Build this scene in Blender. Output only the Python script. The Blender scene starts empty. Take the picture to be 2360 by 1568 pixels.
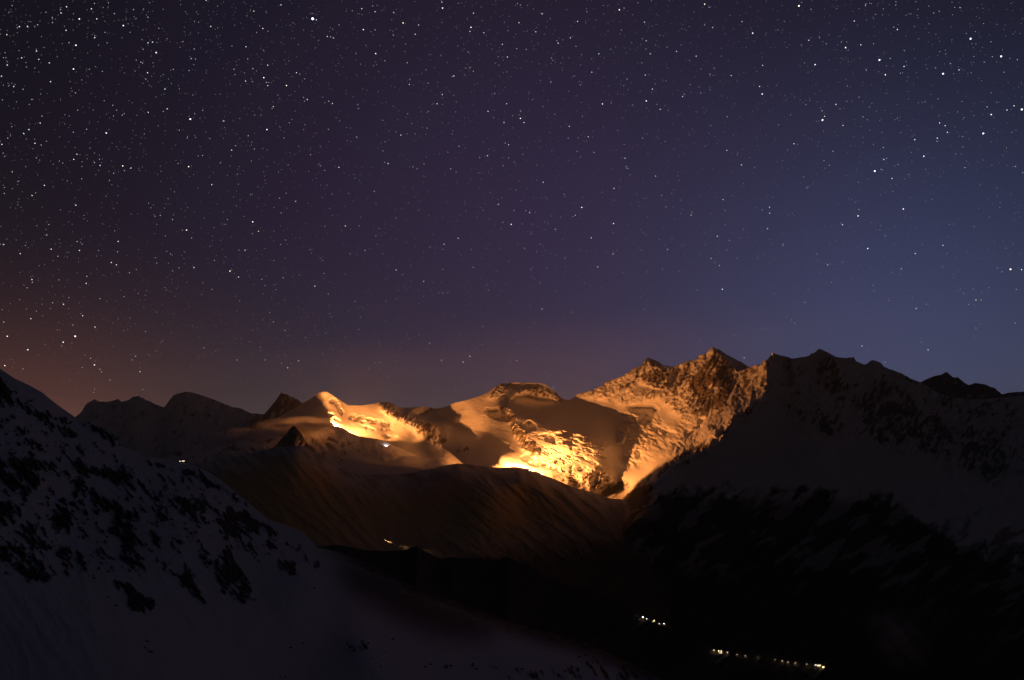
import bpy, bmesh, math, random
import numpy as np
from mathutils import Vector

# ------------------------------------------------------------------ camera, sky, light, exposure
SC = bpy.context.scene
COL = SC.collection
CAM_Z = 1450.0                    # metres above the valley floor
F = 1690.0                        # focal length in units of a 2360 px wide picture
PITCH = math.radians(8.3)

cam = bpy.data.cameras.new('camera')
cam.sensor_width = 36.0
cam.lens = 36.0 * F / 2360.0
cam.clip_start = 1.0
cam.clip_end = 250000.0
cam_ob = bpy.data.objects.new('camera', cam)
cam_ob.location = (0, 0, CAM_Z)
cam_ob.rotation_euler = (math.pi / 2 + PITCH, 0, 0)
COL.objects.link(cam_ob)
SC.camera = cam_ob

SC.view_settings.view_transform = 'Standard'
SC.view_settings.look = 'None'
SC.view_settings.exposure = 0.0
SC.view_settings.gamma = 1.0
SC.view_settings.use_curve_mapping = False
SC.cycles.max_bounces = 4
SC.cycles.diffuse_bounces = 3
SC.cycles.volume_bounces = 1
SC.cycles.use_denoising = True
SC.cycles.denoising_prefilter = 'ACCURATE'
SC.cycles.sample_clamp_indirect = 2.0

world = bpy.data.worlds.new('World')
SC.world = world
world.use_nodes = True
nt = world.node_tree
nt.nodes.clear()
wout = nt.nodes.new('ShaderNodeOutputWorld')
wbg = nt.nodes.new('ShaderNodeBackground')
nt.links.new(wbg.outputs[0], wout.inputs[0])
wbg.inputs['Strength'].default_value = 1.0
tc = nt.nodes.new('ShaderNodeTexCoord')


def wmath(op, a, b=None):
    n = nt.nodes.new('ShaderNodeMath')
    n.operation = op
    for i, v in enumerate((a, b)):
        if v is None:
            continue
        if isinstance(v, (int, float)):
            n.inputs[i].default_value = v
        else:
            nt.links.new(v, n.inputs[i])
    return n.outputs[0]


sep = nt.nodes.new('ShaderNodeSeparateXYZ')
nt.links.new(tc.outputs['Generated'], sep.inputs[0])
zc = wmath('MAXIMUM', sep.outputs['Z'], 0.0)


def lobe(az, el, k):
    az, el = math.radians(az), math.radians(el)
    n = nt.nodes.new('ShaderNodeVectorMath')
    n.operation = 'DOT_PRODUCT'
    nt.links.new(tc.outputs['Generated'], n.inputs[0])
    n.inputs[1].default_value = (math.sin(az) * math.cos(el), math.cos(az) * math.cos(el), math.sin(el))
    return wmath('EXPONENT', wmath('MULTIPLY', wmath('SUBTRACT', n.outputs['Value'], 1.0), k))


west = lobe(0.0, 0.0, 0.7)
sky_terms = [   # airglow towards the horizon, the last blue twilight, the orange town glow
    (wmath('MULTIPLY', west, wmath('EXPONENT', wmath('MULTIPLY', zc, -1 / 0.077))), (0.060, 0.066, 0.040)),
    (wmath('MULTIPLY', west, wmath('EXPONENT', wmath('MULTIPLY', zc, -1 / 0.2))), (0.016, 0.0050, 0.012)),
    (lobe(1.9, 12.1, 9.83), (0.0250, 0.0156, 0.0415)),
    (lobe(29.8, 2.9, 20.0), (0.0320, 0.0480, 0.1150)),
    (lobe(-34.2, -11.2, 58.0), (0.47, 0.075, 0.012)),
]
acc = None
for fac, colr in sky_terms:
    m = nt.nodes.new('ShaderNodeVectorMath')
    m.operation = 'SCALE'
    m.inputs[0].default_value = colr
    nt.links.new(fac, m.inputs['Scale'])
    a = nt.nodes.new('ShaderNodeVectorMath')
    a.operation = 'ADD'
    nt.links.new(m.outputs[0], a.inputs[0])
    if acc is None:
        a.inputs[1].default_value = (0.0042, 0.0044, 0.0064)
    else:
        nt.links.new(acc, a.inputs[1])
    acc = a.outputs[0]
nt.links.new(acc, wbg.inputs['Color'])

# the very last twilight, soft and weak, from the blue side of the sky
sun = bpy.data.lights.new('twilight', 'SUN')
sun.energy = 0.004
sun.angle = math.radians(40)
sun.color = (0.7, 0.8, 1.0)
sun_ob = bpy.data.objects.new('twilight', sun)
sun_ob.rotation_euler = (math.radians(55), 0, math.radians(-40 + 180))
COL.objects.link(sun_ob)

LAMP_ORANGE = (1.0, 0.31, 0.065)
HAZE = 1.7e-5
L1_PX, L1_D, L1_POWER = (1197.0, 1073.0), 8720.0, 2.2e8
L2_PX, L2_D, L2_POWER = (777.0, 979.0), 10960.0, 1.5e8

# ------------------------------------------------------------------ helpers
rng = np.random.default_rng(11)
CP, SP = math.cos(PITCH), math.sin(PITCH)


def ray(U, V):
    x = (np.asarray(U, float) - 1180.0) / F
    y = (784.0 - np.asarray(V, float)) / F
    v = np.stack([x, CP - SP * y, SP + CP * y], -1)
    return v / np.linalg.norm(v, axis=-1, keepdims=True)


def place(U, V, D):
    p = ray(U, V) * np.asarray(D, float)[..., None]
    p[..., 2] += CAM_Z
    return p


_perm = rng.permutation(256)
_perm = np.concatenate([_perm, _perm, _perm]).astype(np.int32)
_g = rng.normal(size=(256, 3))
_g = (_g / np.linalg.norm(_g, axis=1, keepdims=True)).astype(np.float32)


def noise(x, y, z=None):
    x = np.asarray(x, np.float32)
    y = np.asarray(y, np.float32)
    z = np.zeros_like(x) if z is None else np.asarray(z, np.float32)
    xi, yi, zi = np.floor(x), np.floor(y), np.floor(z)
    fx, fy, fz = x - xi, y - yi, z - zi
    xi = xi.astype(np.int32) & 255
    yi = yi.astype(np.int32) & 255
    zi = zi.astype(np.int32) & 255
    u = fx * fx * fx * (fx * (fx * 6 - 15) + 10)
    v = fy * fy * fy * (fy * (fy * 6 - 15) + 10)
    w = fz * fz * fz * (fz * (fz * 6 - 15) + 10)
    out = 0
    for a in (0, 1):
        pa = _perm[xi + a]
        wa = u if a else 1 - u
        for b in (0, 1):
            pb = _perm[pa + yi + b]
            wb = v if b else 1 - v
            for c in (0, 1):
                g = _g[_perm[pb + zi + c]]
                d = g[..., 0] * (fx - a) + g[..., 1] * (fy - b) + g[..., 2] * (fz - c)
                out = out + wa * wb * (w if c else 1 - w) * d
    return out * 1.6


def fbm(x, y, z=None, octs=4, gain=0.5, ridged=False):
    s, a, f, t = 0, 1.0, 1.0, 0.0
    for i in range(octs):
        n = noise(x * f + 17.3 * i, y * f - 9.1 * i, None if z is None else z * f + 3.7 * i)
        if ridged:
            n = 1 - 2 * np.abs(n)
        s = s + a * n
        t += a
        a *= gain
        f *= 2.03
    return s / t


def sstep(a, b, x):
    t = np.clip((x - a) / (b - a), 0, 1)
    return t * t * (3 - 2 * t)


def tps(pts, smooth=0.0):
    """thin plate spline through (u, v, value) rows -> function"""
    pts = np.asarray(pts, float)
    P = pts[:, :2] / 300.0
    n = len(P)

    def phi(r2):
        return np.where(r2 > 1e-12, 0.5 * r2 * np.log(np.maximum(r2, 1e-12)), 0)
    A = np.zeros((n + 3, n + 3))
    A[:n, :n] = phi(((P[:, None] - P[None]) ** 2).sum(-1)) + np.eye(n) * smooth
    A[:n, n] = 1
    A[:n, n + 1:] = P
    A[n, :n] = 1
    A[n + 1:, :n] = P.T
    w = np.linalg.solve(A, np.concatenate([pts[:, 2], np.zeros(3)]))

    def ev(u, v):
        q = np.stack([u, v], -1) / 300.0
        s = w[n] + q @ w[n + 1:]
        for i in range(n):
            s = s + w[i] * phi(((q - P[i]) ** 2).sum(-1))
        return s
    return ev


class Raster:
    """a field on a pixel raster of the picture plane, sampled bilinearly"""

    def __init__(self, u0, v0, u1, v1, step=1.0):
        self.u0, self.v0, self.step = u0, v0, step
        self.nu, self.nv = int((u1 - u0) / step) + 2, int((v1 - v0) / step) + 2
        self.U, self.V = np.meshgrid(u0 + np.arange(self.nu) * step, v0 + np.arange(self.nv) * step)
        self.a = np.zeros((self.nv, self.nu))

    def sample(self, u, v, a=None):
        a = self.a if a is None else a
        x = np.clip((u - self.u0) / self.step, 0, self.nu - 1.001)
        y = np.clip((v - self.v0) / self.step, 0, self.nv - 1.001)
        i, j = x.astype(int), y.astype(int)
        fx, fy = x - i, y - j
        return ((a[j, i] * (1 - fx) + a[j, i + 1] * fx) * (1 - fy)
                + (a[j + 1, i] * (1 - fx) + a[j + 1, i + 1] * fx) * fy)

    def poly(self, pts, wu=0, wv=0):
        U, V = self.U + wu, self.V + wv
        inside = np.zeros(U.shape, bool)
        n = len(pts)
        for k in range(n):
            (x1, y1), (x2, y2) = pts[k], pts[(k + 1) % n]
            if y1 == y2:
                continue
            c = ((y1 > V) != (y2 > V)) & (U < (x2 - x1) * (V - y1) / (y2 - y1) + x1)
            inside ^= c
        return inside.astype(float)


def blur(a, s):
    if s <= 0:
        return a
    r = int(math.ceil(2.5 * s))
    k = np.exp(-0.5 * (np.arange(-r, r + 1) / s) ** 2)
    k /= k.sum()
    p = np.pad(a, ((r, r), (r, r)), 'edge')
    o = sum(k[i] * p[i:i + a.shape[0], :] for i in range(2 * r + 1))
    return sum(k[i] * o[:, i:i + a.shape[1]] for i in range(2 * r + 1))


def crop(x0, y0, s):
    """pixels of an enlarged piece of the photograph -> picture coordinates"""
    return lambda pts: [(x0 + x / s, y0 + y / s) for x, y in pts]


C1 = crop(575.9, 835.1, 4.0945)
C2 = crop(979.0, 835.1, 4.0945)
C3 = crop(1295.8, 766.0, 4.0945)
C4 = crop(1783.0, 766.0, 4.0945)
C5 = crop(0.0, 823.5, 3.7253)
C6 = crop(0.0, 1151.8, 2.927)
C7 = crop(691.0, 1151.8, 2.732)
C8 = crop(1439.8, 1094.2, 2.5677)


def line(pts):
    pts = np.asarray(pts, float)
    return lambda u: np.interp(u, pts[:, 0], pts[:, 1])


# ------------------------------------------------------------------ materials
def node_mat(name):
    m = bpy.data.materials.new(name)
    m.use_nodes = True
    return m, m.node_tree, m.node_tree.nodes['Principled BSDF']


def terrain_material(name, snow=(0.80, 0.81, 0.84), rock=(0.16, 0.135, 0.115), ground=(0.022, 0.020, 0.016), scale=1.0, bump=1.0):
    m, t, bs = node_mat(name)
    bs.inputs['Roughness'].default_value = 0.85
    bs.inputs['Specular IOR Level'].default_value = 0.12
    co = t.nodes.new('ShaderNodeTexCoord')
    at = t.nodes.new('ShaderNodeAttribute')
    at.attribute_name = 'rock'
    ag = t.nodes.new('ShaderNodeAttribute')
    ag.attribute_name = 'ground'
    n1 = t.nodes.new('ShaderNodeTexNoise')
    n1.inputs['Scale'].default_value = 0.02 * scale
    n1.inputs['Detail'].default_value = 8
    n1.inputs['Roughness'].default_value = 0.65
    t.links.new(co.outputs['Object'], n1.inputs['Vector'])
    r1 = t.nodes.new('ShaderNodeMix')
    r1.data_type = 'RGBA'
    r1.inputs['A'].default_value = (*[c * 0.55 for c in rock], 1)
    r1.inputs['B'].default_value = (*[min(1, c * 1.6) for c in rock], 1)
    t.links.new(n1.outputs['Fac'], r1.inputs['Factor'])
    s1 = t.nodes.new('ShaderNodeMix')
    s1.data_type = 'RGBA'
    s1.inputs['A'].default_value = (*[c * 0.82 for c in snow], 1)
    s1.inputs['B'].default_value = (*snow, 1)
    t.links.new(n1.outputs['Fac'], s1.inputs['Factor'])
    m1 = t.nodes.new('ShaderNodeMix')
    m1.data_type = 'RGBA'
    t.links.new(at.outputs['Fac'], m1.inputs['Factor'])
    t.links.new(s1.outputs['Result'], m1.inputs['A'])
    t.links.new(r1.outputs['Result'], m1.inputs['B'])
    m2 = t.nodes.new('ShaderNodeMix')
    m2.data_type = 'RGBA'
    m2.inputs['B'].default_value = (*ground, 1)
    t.links.new(ag.outputs['Fac'], m2.inputs['Factor'])
    t.links.new(m1.outputs['Result'], m2.inputs['A'])
    t.links.new(m2.outputs['Result'], bs.inputs['Base Color'])
    n2 = t.nodes.new('ShaderNodeTexNoise')
    n2.inputs['Scale'].default_value = 0.05 * scale
    n2.inputs['Detail'].default_value = 6
    t.links.new(co.outputs['Object'], n2.inputs['Vector'])
    b = t.nodes.new('ShaderNodeBump')
    b.inputs['Distance'].default_value = 9.0 / scale * bump
    mm = t.nodes.new('ShaderNodeMath')
    mm.operation = 'MULTIPLY_ADD'
    mm.inputs[1].default_value = 0.75
    mm.inputs[2].default_value = 0.15
    t.links.new(at.outputs['Fac'], mm.inputs[0])
    t.links.new(mm.outputs[0], b.inputs['Strength'])
    t.links.new(n2.outputs['Fac'], b.inputs['Height'])
    t.links.new(b.outputs[0], bs.inputs['Normal'])
    return m


def plain(name, colr, rough=0.7, metal=0.0, var=0.25, sc=3.0):
    m, t, bs = node_mat(name)
    n = t.nodes.new('ShaderNodeTexNoise')
    n.inputs['Scale'].default_value = sc
    n.inputs['Detail'].default_value = 5
    x = t.nodes.new('ShaderNodeMix')
    x.data_type = 'RGBA'
    x.inputs['A'].default_value = (*[c * (1 - var) for c in colr], 1)
    x.inputs['B'].default_value = (*[min(1, c * (1 + var)) for c in colr], 1)
    t.links.new(n.outputs['Fac'], x.inputs['Factor'])
    t.links.new(x.outputs['Result'], bs.inputs['Base Color'])
    bs.inputs['Roughness'].default_value = rough
    bs.inputs['Metallic'].default_value = metal
    return m


def glow(name, colr, strength, light=False):
    m, t, bs = node_mat(name)
    bs.inputs['Base Color'].default_value = (0.02, 0.02, 0.02, 1)
    bs.inputs['Emission Color'].default_value = (*colr, 1)
    bs.inputs['Emission Strength'].default_value = strength
    m.cycles.emission_sampling = 'AUTO' if light else 'NONE'
    return m


# ------------------------------------------------------------------ terrain meshes
def tag(o, label, cat=None, group=None, kind=None):
    o['label'] = label
    if cat:
        o['category'] = cat
    if group:
        o['group'] = group
    if kind:
        o['kind'] = kind
    return o


def mesh_object(name, verts, quads, mat, attrs=None, normals=None, parent=None, smooth=True):
    me = bpy.data.meshes.new(name)
    verts = np.asarray(verts, np.float32)
    quads = np.asarray(quads, np.int32)
    me.vertices.add(len(verts))
    me.vertices.foreach_set('co', verts.ravel())
    k = quads.shape[1]
    me.loops.add(len(quads) * k)
    me.loops.foreach_set('vertex_index', quads.ravel())
    me.polygons.add(len(quads))
    me.polygons.foreach_set('loop_start', np.arange(0, len(quads) * k, k, dtype=np.int32))
    me.polygons.foreach_set('loop_total', np.full(len(quads), k, np.int32))
    me.polygons.foreach_set('use_smooth', np.full(len(quads), smooth, bool))
    me.update(calc_edges=True)
    for nm, a in (attrs or {}).items():
        at = me.attributes.new(nm, 'FLOAT', 'POINT')
        at.data.foreach_set('value', np.asarray(a, np.float32))
    if normals is not None:
        me.normals_split_custom_set_from_vertices(normals.tolist())
    me.materials.append(mat)
    o = bpy.data.objects.new(name, me)
    COL.objects.link(o)
    o.parent = parent
    return o


def grid_quads(nr, nc):
    i = np.arange(nr - 1)[:, None] * nc + np.arange(nc - 1)[None]
    return np.stack([i, i + 1, i + 1 + nc, i + nc], -1)       # [row, col, 4]


def back_rows(pos, steps):
    """carry a crest on down its far side: pos = crest row [nc,3]"""
    h = pos[:, :2] / np.linalg.norm(pos[:, :2], axis=1, keepdims=True)
    rows = []
    for d, dz in steps:
        p = pos.copy()
        p[:, :2] += h * d
        p[:, 2] -= dz
        rows.append(p)
    return np.stack(rows)


class Layer:
    """terrain between a skyline and a foot line; depth(U,V) gives the distance"""

    def __init__(self, top, bot, u0, u1, du, nr, depth, power=1.0, back=None):
        us = np.arange(u0, u1 + du, du)
        t = np.linspace(0, 1, nr) ** power              # 0 top .. 1 foot
        self.U = np.repeat(us[None], nr, 0)
        T, B = top(us), bot(us)
        self.V = T[None] + (B - T)[None] * t[:, None]
        self.D = depth(self.U, self.V)
        self.pos = place(self.U, self.V, self.D)
        self.nr, self.nc = self.U.shape
        self.nb = 0
        if back:
            bk = back_rows(self.pos[0], back)[::-1]
            self.nb = len(bk)
            self.pos = np.concatenate([bk, self.pos], 0)
        self.quads = grid_quads(self.nr + self.nb, self.nc)

    def pad(self, a):
        return np.concatenate([np.repeat(a[:1], self.nb, 0), a], 0) if self.nb else a

    def normals(self):
        gu = np.gradient(self.pos, axis=1)
        gv = np.gradient(self.pos, axis=0)
        n = np.cross(gu, gv)
        n /= np.linalg.norm(n, axis=-1, keepdims=True) + 1e-9
        c = self.pos - np.array([0, 0, CAM_Z])
        s = np.sign((n * c).sum(-1).mean())
        return -n * s

    def build(self, name, mat, attrs, label, keep=None, normals=None):
        q = self.quads if keep is None else self.quads[keep]
        q = q.reshape(-1, 4)[:, ::-1]
        used, inv = np.unique(q, return_inverse=True)
        inv = inv.reshape(q.shape)
        v = self.pos.reshape(-1, 3)[used]
        at = {k: self.pad(a).reshape(-1)[used] for k, a in attrs.items()}
        nm = None if normals is None else normals.reshape(-1, 3)[used]
        o = mesh_object(name, v, inv, mat, at, nm)
        return tag(o, label, 'mountain', None, 'structure')


M_FAR = terrain_material('mountain_snow_and_rock', bump=1.0)
M_HILL = terrain_material('hill_snow_and_grass', snow=(0.70, 0.70, 0.70), rock=(0.022, 0.020, 0.016), ground=(0.60, 0.41, 0.15), scale=1.0)
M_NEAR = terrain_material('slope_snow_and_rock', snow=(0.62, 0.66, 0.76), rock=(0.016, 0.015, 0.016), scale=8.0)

# ---- the lit massif and the dark chain to its right: one depth field
sky_top = C1([(-1500, 1000), (-420, 860), (0, 700), (200, 560), (330, 480)]) + C1([(430, 430), (490, 390), (575, 345), (650, 285), (690, 279), (722, 277), (780, 312), (860, 365), (930, 408),
      (985, 408), (1045, 410), (1090, 403), (1180, 392), (1220, 375), (1340, 380), (1360, 395), (1410, 432), (1500, 428), (1620, 418), (1680, 424), (1750, 440)]) + \
    C2([(200, 420), (275, 385), (380, 362), (490, 330), (590, 290), (640, 250), (710, 203), (790, 196), (880, 192), (1070, 196), (1130, 206), (1180, 240), (1240, 285),
        (1300, 345), (1370, 358)]) + \
    C3([(75, 640), (150, 580), (220, 566), (300, 540), (380, 500), (420, 465), (560, 420), (620, 376), (680, 340), (740, 318), (770, 280), (795, 245), (825, 243), (850, 255), (920, 285), (950, 312), (1050, 330),
        (1120, 298), (1200, 265), (1250, 262), (1300, 215), (1360, 200), (1390, 160), (1425, 130), (1450, 160), (1490, 165), (1530, 195), (1640, 260),
        (1690, 280), (1760, 328), (1830, 310), (1880, 300), (1900, 265), (1945, 250), (1980, 193)]) + \
    C4([(60, 218), (130, 235), (180, 248), (250, 238), (330, 225), (355, 204), (390, 190), (415, 164), (440, 158), (470, 170), (510, 190), (580, 230), (650, 242), (735, 242), (750, 228),
        (780, 275), (860, 308), (890, 290), (915, 266), (935, 263), (1010, 285), (1035, 325), (1130, 360), (1200, 385), (1300, 440), (1385, 472), (1600, 600), (1850, 635),
        (2000, 630), (2358, 600), (3200, 560)])
top_line = line(sky_top)


def massif_top(u):
    jag = sstep(1310, 1400, u) * (1 - sstep(2130, 2300, u)) + 0.35 * sstep(830, 900, u) * (1 - sstep(1040, 1100, u))
    return top_line(u) + jag * (2.6 * fbm(u / 7.0, u * 0 + 3.1, octs=4) + 2.2 * np.minimum(0, fbm(u / 23.0, u * 0 + 8.1, octs=3)))


DEPTH = [
    # skyline
    (250, 1060, 12500), (430, 1040, 12600), (560, 1000, 12600), (640, 960, 12600), (693, 927, 12300), (715, 920, 12350), (737, 905, 11800), (752, 903, 11800), (785, 924, 11980), (803, 935, 12000), (873, 927, 12050), (920, 940, 12300), (971, 937, 12900),
    (1003, 943, 12700), (1047, 930, 11900), (1076, 922, 11550), (1152, 886, 11480), (1195, 883, 11420), (1250, 885, 11350), (1313, 922, 11150), (1350, 905, 11050), (1408, 876, 11100), (1490, 826, 11100),
    (1552, 846, 11000), (1644, 798, 10750), (1725, 846, 10500), (1779, 813, 9850), (1772, 860, 9600), (1835, 828, 10450), (1890, 805, 10450), (1965, 824, 10400), (2121, 881, 10050),
    (2235, 921, 9700), (2359, 912, 9800), (2540, 905, 9800),
    # left snow peak: its crest, its turned-away flank and the lit basin in front
    (742, 930, 11700), (752, 955, 11350), (759, 972, 11050), (712, 940, 12350), (700, 965, 12200), (640, 1000, 12200), (560, 1010, 12400), (700, 1010, 11700),
    (800, 960, 11750), (850, 965, 11650), (800, 990, 11150), (850, 1000, 11150), (900, 985, 11500), (900, 1020, 10900), (960, 1010, 11150),
    (860, 1040, 10400), (780, 1040, 10100), (930, 1050, 10200),
    # spur of rock running down from it, and the hollow behind
    (910, 945, 11850), (940, 962, 11600), (980, 978, 11350), (1010, 998, 11200), (1030, 1022, 10900),
    (985, 957, 12200), (1020, 968, 12000), (1040, 990, 11650), (1055, 1015, 11100),
    # domed middle mountain with its rib
    (1100, 960, 11080), (1110, 938, 11200), (1142, 935, 10980), (1190, 925, 10850), (1120, 1000, 10950), (1150, 1015, 10350), (1090, 1030, 10650), (1030, 1045, 10100), (1195, 985, 10120), (1180, 960, 10400), (1165, 940, 10650),
    (1210, 1020, 9820), (1230, 1045, 9400),
    # ground round the great lamp
    (1110, 1058, 9650), (1150, 1052, 9250), (1190, 1047, 9400), (1230, 1063, 9230), (1197, 1081, 8850), (1150, 1076, 9000), (1260, 1092, 8950), (1310, 1110, 9000),
    (1360, 1130, 9000), (1410, 1147, 9000),
    # icefall: steep tongue with its brow, gentler snow above
    (1290, 1040, 9330), (1350, 1060, 9350), (1400, 1085, 9300), (1260, 985, 9900), (1300, 998, 9650), (1350, 1008, 9600), (1390, 1030, 9600),
    (1250, 940, 11000), (1320, 950, 10750), (1380, 965, 10450), (1410, 1000, 10100), (1420, 1060, 9650), (1430, 1110, 9250),
    # great wall
    (1385, 915, 10850), (1450, 900, 10800), (1520, 900, 10650), (1580, 880, 10600), (1650, 860, 10500), (1700, 890, 10250), (1480, 950, 10500), (1560, 950, 10300),
    (1450, 1010, 10050), (1520, 1010, 9950), (1640, 935, 10000), (1590, 985, 9700), (1540, 1028, 9350), (1485, 1075, 9150), (1440, 1130, 9050),
    # the crest where the wall turns away
    (1765, 906, 9350), (1722, 932, 9150), (1682, 955, 9000), (1640, 998, 8700), (1560, 1052, 8400), (1510, 1082, 8250), (1472, 1122, 8100), (1442, 1165, 7950),
    # turned-away slopes and the valley
    (1810, 940, 9950), (1750, 1000, 9250), (1700, 1050, 8750), (1600, 1110, 8150), (1900, 950, 9750), (2000, 950, 9700), (2200, 1000, 9200), (1900, 1100, 8350),
    (2200, 1100, 8350), (2450, 1050, 8700), (1700, 1200, 7300), (2000, 1250, 7000), (2300, 1250, 7000), (1500, 1250, 6950), (1700, 1350, 6200), (2100, 1400, 5800),
    (2450, 1400, 5600), (1500, 1400, 6000), (1700, 1500, 5250), (2100, 1570, 4700), (2450, 1570, 4500), (1500, 1570, 4800), (1400, 1300, 7000), (1300, 1200, 8000),
    (1000, 1160, 8600), (700, 1160, 8700), (430, 1160, 9300),
]
ras = Raster(200, 760, 2580, 1680, 2.0)
ras_D = tps(DEPTH, smooth=0.0006)(ras.U, ras.V)

wu = 9.0 * fbm(ras.U / 16, ras.V / 11, octs=4, gain=0.7) + 4.0 * fbm(ras.U / 5, ras.V / 4, octs=2)
wv = 4.5 * fbm(ras.U / 14 + 40, ras.V / 11, octs=4, gain=0.7)
HOLLOWS = [   # hollows and steps of the snow: outline, depth in metres, softness
    (C2([(800, 380), (870, 320), (960, 300), (1030, 315), (1110, 335), (1190, 352), (1260, 380), (1330, 362), (1400, 365), (1480, 388), (1560, 380), (1610, 400), (1680, 430), (1730, 500),
         (1800, 530), (1830, 570), (1815, 640), (1830, 700), (1820, 760), (1880, 820), (1880, 900), (1930, 960), (1900, 1020), (1840, 960), (1760, 900), (1700, 880), (1750, 800), (1690, 765), (1640, 710), (1560, 680), (1450, 645),
         (1400, 615), (1250, 620), (1140, 590), (1080, 560), (1000, 525), (940, 515), (860, 495), (830, 440)]), 420, 2.6),
    (C2([(1050, 690), (1200, 660), (1440, 685), (1520, 740), (1450, 790), (1330, 770), (1200, 760), (1100, 725)]), 160, 2.0),
    (C2([(930, 590), (970, 560), (1040, 580), (1050, 640), (960, 650)]), 140, 2.0),
    (C2([(1700, 990), (1760, 1020), (1830, 1060), (1880, 1150), (1870, 1220), (1790, 1130), (1720, 1050)]), 260, 2.0),
    (C2([(560, 450), (700, 440), (745, 500), (780, 560), (700, 540), (600, 500)]), 220, 2.0),
    (C2([(0, 430), (270, 395), (390, 395), (350, 450), (270, 480), (390, 500), (330, 530), (230, 540), (300, 570), (430, 660), (370, 680), (200, 670), (60, 580), (-120, 480)]), 380, 2.5),
    (C2([(250, 720), (500, 700), (640, 740), (760, 760), (870, 830), (700, 850), (500, 860), (430, 830), (300, 800)]), 160, 2.5),
    (C2([(900, 895), (1000, 885), (1100, 930), (1200, 975), (1310, 1040), (1240, 1030), (1120, 1000), (1010, 985), (950, 955)]), 120, 1.8),
    (C2([(720, 205), (830, 203), (1000, 215), (1120, 208), (1060, 232), (900, 245), (780, 225)]), 160, 1.5),
    (C3([(640, 700), (880, 700), (890, 760), (850, 850), (780, 870), (720, 840), (760, 770), (640, 760)]), 170, 2.0),
    (C3([(800, 880), (940, 900), (1100, 960), (1000, 990), (900, 960)]), 130, 2.0),
    (C3([(690, 1120), (740, 1120), (750, 1180), (700, 1190)]), 110, 1.6),
    (C3([(590, 1240), (650, 1240), (655, 1290), (610, 1310)]), 130, 1.6),
    (C3([(1290, 830), (1340, 810), (1310, 900), (1240, 960), (1150, 1010), (1160, 950), (1250, 920)]), 170, 2.0),
    (C3([(1005, 430), (1100, 310), (1130, 330), (1080, 440), (1030, 520)]), 70, 2.0),
    (C3([(1500, 150), (1640, 240), (1790, 330), (1700, 348), (1600, 335), (1560, 260)]), 300, 1.5),
    (C3([(1955, 190), (2140, 235), (2200, 500), (1960, 570), (1950, 400)]), 320, 2.5),
    (C1([(740, 350), (790, 345), (830, 400), (880, 470), (880, 510), (840, 470), (800, 390), (750, 370)]), 150, 1.4),
    (C1([(960, 500), (1100, 530), (1240, 550), (1260, 575), (1140, 580), (1000, 560), (930, 520)]), 190, 1.6),
    (C1([(1000, 585), (1180, 628), (1330, 630), (1300, 655), (1150, 640)]), 130, 1.5),
    (C1([(1230, 575), (1340, 575), (1320, 605), (1260, 600)]), 110, 1.4),
    (C1([(735, 480), (790, 490), (860, 570), (800, 545), (760, 520)]), 130, 1.2),
    (C1([(1270, 690), (1420, 690), (1380, 710), (1300, 730)]), 110, 1.6),
]
hol = np.zeros_like(ras.U)


def turn_angle(U_, V_, D_, lu, lv, ld):
    """angle at the lamp between the view axis and the point"""
    C_ = np.array([0, 0, CAM_Z])
    L_ = place(lu, lv, ld)
    p = place(U_, V_, D_) - L_
    ax = (L_ - C_) / np.linalg.norm(L_ - C_)
    return np.arccos(np.clip((p @ ax) / (np.linalg.norm(p, axis=-1) + 1e-9), -1, 1))


def hollow_depth(mask, lu, lv, ld, margin):
    """how far the ground must fall back inside mask so that its brow hides it from the lamp"""
    psi = turn_angle(ras.U, ras.V, ras_D, lu, lv, ld)
    jj, ii = np.nonzero(mask > 0.5)
    pu, pv = ras.U[jj, ii], ras.V[jj, ii]
    s_ = np.hypot(pu - lu, pv - lv)
    best = np.zeros(len(pu))
    open_ = np.ones(len(pu), bool)
    for k in range(1, 110):
        t = np.clip(1 - 2.0 * k / np.maximum(s_, 1), 0, 1)
        qu, qv = lu + (pu - lu) * t, lv + (pv - lv) * t
        ok = (t * s_ > 8) & (ras.sample(qu, qv, mask) < 0.5)
        best = np.where(ok, np.maximum(best, ras.sample(qu, qv, psi)), best)
    best = np.where(best > 0, best - margin, 9)
    lvec, cdir = place(lu, lv, ld) - np.array([0, 0, CAM_Z]), ray(pu, pv)
    bl = np.linalg.norm(lvec)
    phi = np.arccos(np.clip(cdir @ (lvec / bl), -1, 1))
    dn = bl * np.sin(best) / np.maximum(np.sin(best - phi), 0.02)
    out = np.zeros_like(mask)
    out[jj, ii] = np.where(best < 8, np.clip(dn - ras_D[jj, ii], 30, 1100), 60)
    return out


for pts, amp, soft in HOLLOWS:
    msk = ras.poly(pts, wu, wv)
    cu = np.mean([p[0] for p in pts])
    if amp in (120, 130, 160, 190):         # broken into separate steps and crevasses
        sl = 0.32 if cu > 1000 else -0.22
        msk = msk * (fbm((ras.V - abs(sl) * ras.U * np.sign(sl)) / 6.5 + 3, ras.U / 26, octs=4, gain=0.6) > -0.06)
    if cu > 1770:
        h = amp * msk
    elif cu < 985:
        h = hollow_depth(msk, L2_PX[0], L2_PX[1], L2_D, 0.035)
    else:
        h = hollow_depth(msk, L1_PX[0], L1_PX[1], L1_D, 0.022)
    hol = np.maximum(hol, blur(h, soft / ras.step))
ras_D = ras_D + hol

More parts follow.
